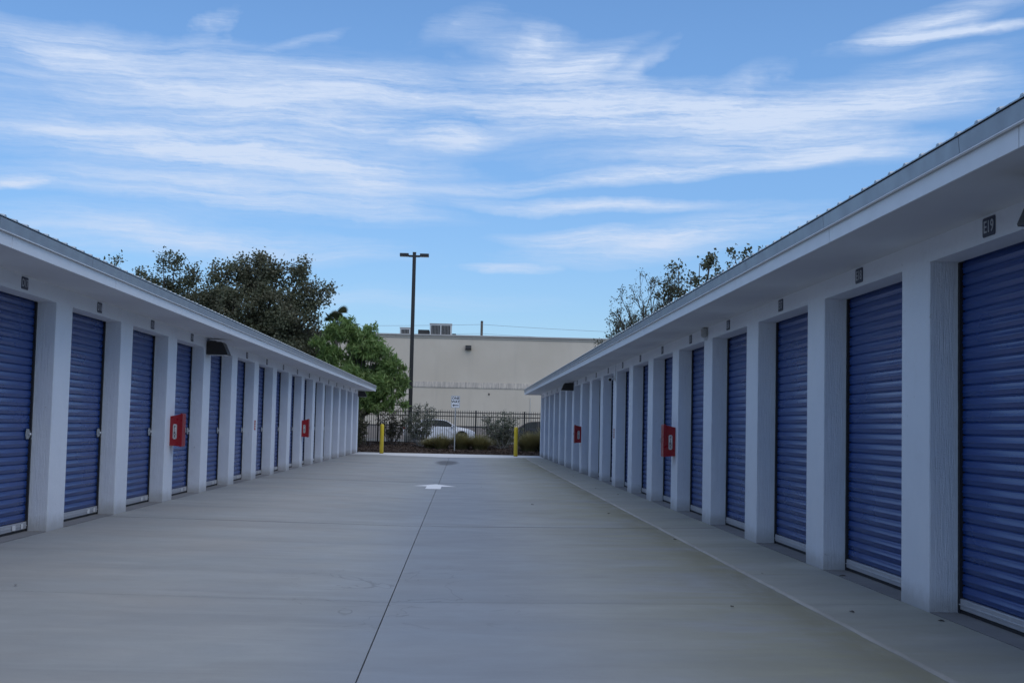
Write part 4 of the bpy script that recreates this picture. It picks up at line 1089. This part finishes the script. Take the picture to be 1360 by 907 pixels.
# shrubs in the bed
def shrub(label, x, y, z, w, h, nst, seed, leafmat='buttonleaf', bark='palebark', per=7, L=0.10, W=0.026, spread=1.0, low=0.25):
    o = empty('shrub', (x, y, z)); tag(o, label, 'shrub', 'shrubs in the mulch bed'); g = random.Random(seed); mb = MB().mat(bark); lc = []
    B = Vector((x, y, z))
    for k in range(nst):
        a = g.uniform(0, 6.28); rr = w * 0.5 * g.uniform(0.25, 1.0) * spread; hh = h * g.uniform(0.62, 1.0) * (1.05 - 0.25 * rr / (w * 0.5))
        q = B + Vector((math.cos(a) * rr, math.sin(a) * rr * 0.8, hh)); p = B + Vector((g.uniform(-.06, .06), g.uniform(-.05, .05), -0.05))
        pts = curve(p, q, (math.cos(a) * rr * 0.25, 0, -0.1), 7)
        mb.tube([v - B for v in pts], [0.030 * (1 - 0.11 * i) for i in range(8)], 5, caps=False)
        for i in range(2, 8):
            if i / 7 < low: continue
            for _ in range(5):
                s = pts[i]; d = Vector((g.gauss(0, .6), g.gauss(0, .5), g.gauss(.35, .4))); l = g.uniform(0.15, 0.42); e = s + d.normalized() * l
                mb.tube([s - B, (s + e) / 2 - B + Vector((0, 0, .02)), e - B], [0.008, 0.006, 0.004], 3, caps=False)
                for _ in range(per): lc.append(tuple(s.lerp(e, g.uniform(0.2, 1.05)) + Vector((g.gauss(0, .045), g.gauss(0, .045), g.gauss(0, .045)))))
    mb.build('stems', o); leaves('foliage', np.array(lc), 0.02, L, W, M[leafmat], o, -0.4)
shrub('grey-green multi-stemmed shrub left of the ONE WAY sign', -2.3, 73.6, 0.20, 2.6, 2.55, 15, 1, low=0.32)
shrub('grey-green multi-stemmed shrub just left of the right bollard', 2.18, 73.2, 0.18, 2.1, 2.20, 17, 2, low=0.26)
shrub('dark olive shrub filling the gap beside the left building end', -5.75, 71.6, 0.1, 1.5, 2.3, 16, 3, 'darkshrub', 'bark', 9, 0.10, 0.03, low=0.1)
shrub('dark olive shrub under the bright green tree by the fence', -7.2, 73.0, 0.2, 2.2, 2.8, 18, 4, 'darkshrub', 'bark', 9, 0.10, 0.03, low=0.1)
shrub('low dark shrub under the drooping green branches before the lamp post', -4.0, 74.6, 0.25, 1.6, 2.1, 9, 5, 'darkshrub', 'bark', 6, 0.10, 0.03, low=0.3)
def grass_clump(label, x, y, z, w, h, n, seed):
    o = empty('grass_clump', (x, y, z)); tag(o, label, 'grass', 'clumps of ornamental grass in the bed'); g = np.random.default_rng(seed)
    a = g.uniform(0, 2 * np.pi, n); rad = w * 0.5 * g.random(n) ** 0.6; hh = h * g.uniform(0.55, 1.0, n) * (1.05 - 0.45 * rad / (w * 0.5))
    dirv = np.stack([np.cos(a), np.sin(a)], 1); base = dirv * (g.random(n) * w * 0.20)[:, None]
    side = np.stack([-dirv[:, 1], dirv[:, 0]], 1) * 0.013; rows = []
    for t in (0, 0.35, 0.7, 1.0):
        xy = base + dirv * (rad * t ** 1.6)[:, None]; zz = hh * (t * 1.25 - 0.25 * t * t) - 0.25 * hh * max(0, t - 0.6) * (rad / (w * .5)); k = 1 - 0.85 * t
        rows.append(np.concatenate([xy - side * k, zz[:, None]], 1)); rows.append(np.concatenate([xy + side * k, zz[:, None]], 1))
    v = np.stack(rows, 1).reshape(-1, 3); b = (np.arange(n) * 8)[:, None]
    f = np.concatenate([b + np.array([2 * i, 2 * i + 1, 2 * i + 3, 2 * i + 2]) for i in range(3)])
    mesh_obj('blades', np_mesh('blades', v, f, M['grassblade'], True), o)
for i, (x, y, w, h, n, lab) in enumerate([(-1.15, 71.6, 1.5, 1.0, 1500, 'olive grass clump left of the ONE WAY post'), (-0.05, 71.9, 1.8, 1.1, 1900, 'olive grass clump right of the ONE WAY post'),
        (0.95, 71.7, 1.8, 1.05, 1700, 'wide olive grass clump between the ONE WAY post and the right-hand shrub'), (-1.75, 72.4, 1.3, .75, 900, 'low grass clump in front of the left grey-green shrub'),
        (3.55, 71.3, 1.8, 1.25, 1900, 'tall pale grass clump just right of the right bollard'), (4.45, 71.5, 2.0, 1.55, 2000, 'tallest pale grass clump against the right building end'), (5.6, 71.8, 1.6, 1.3, 900, 'pale grass clump hidden past the right building end')]):
    grass_clump(lab, x, y, 0.06 + 0.04 * (y - 69), w, h, n, 50 + i)
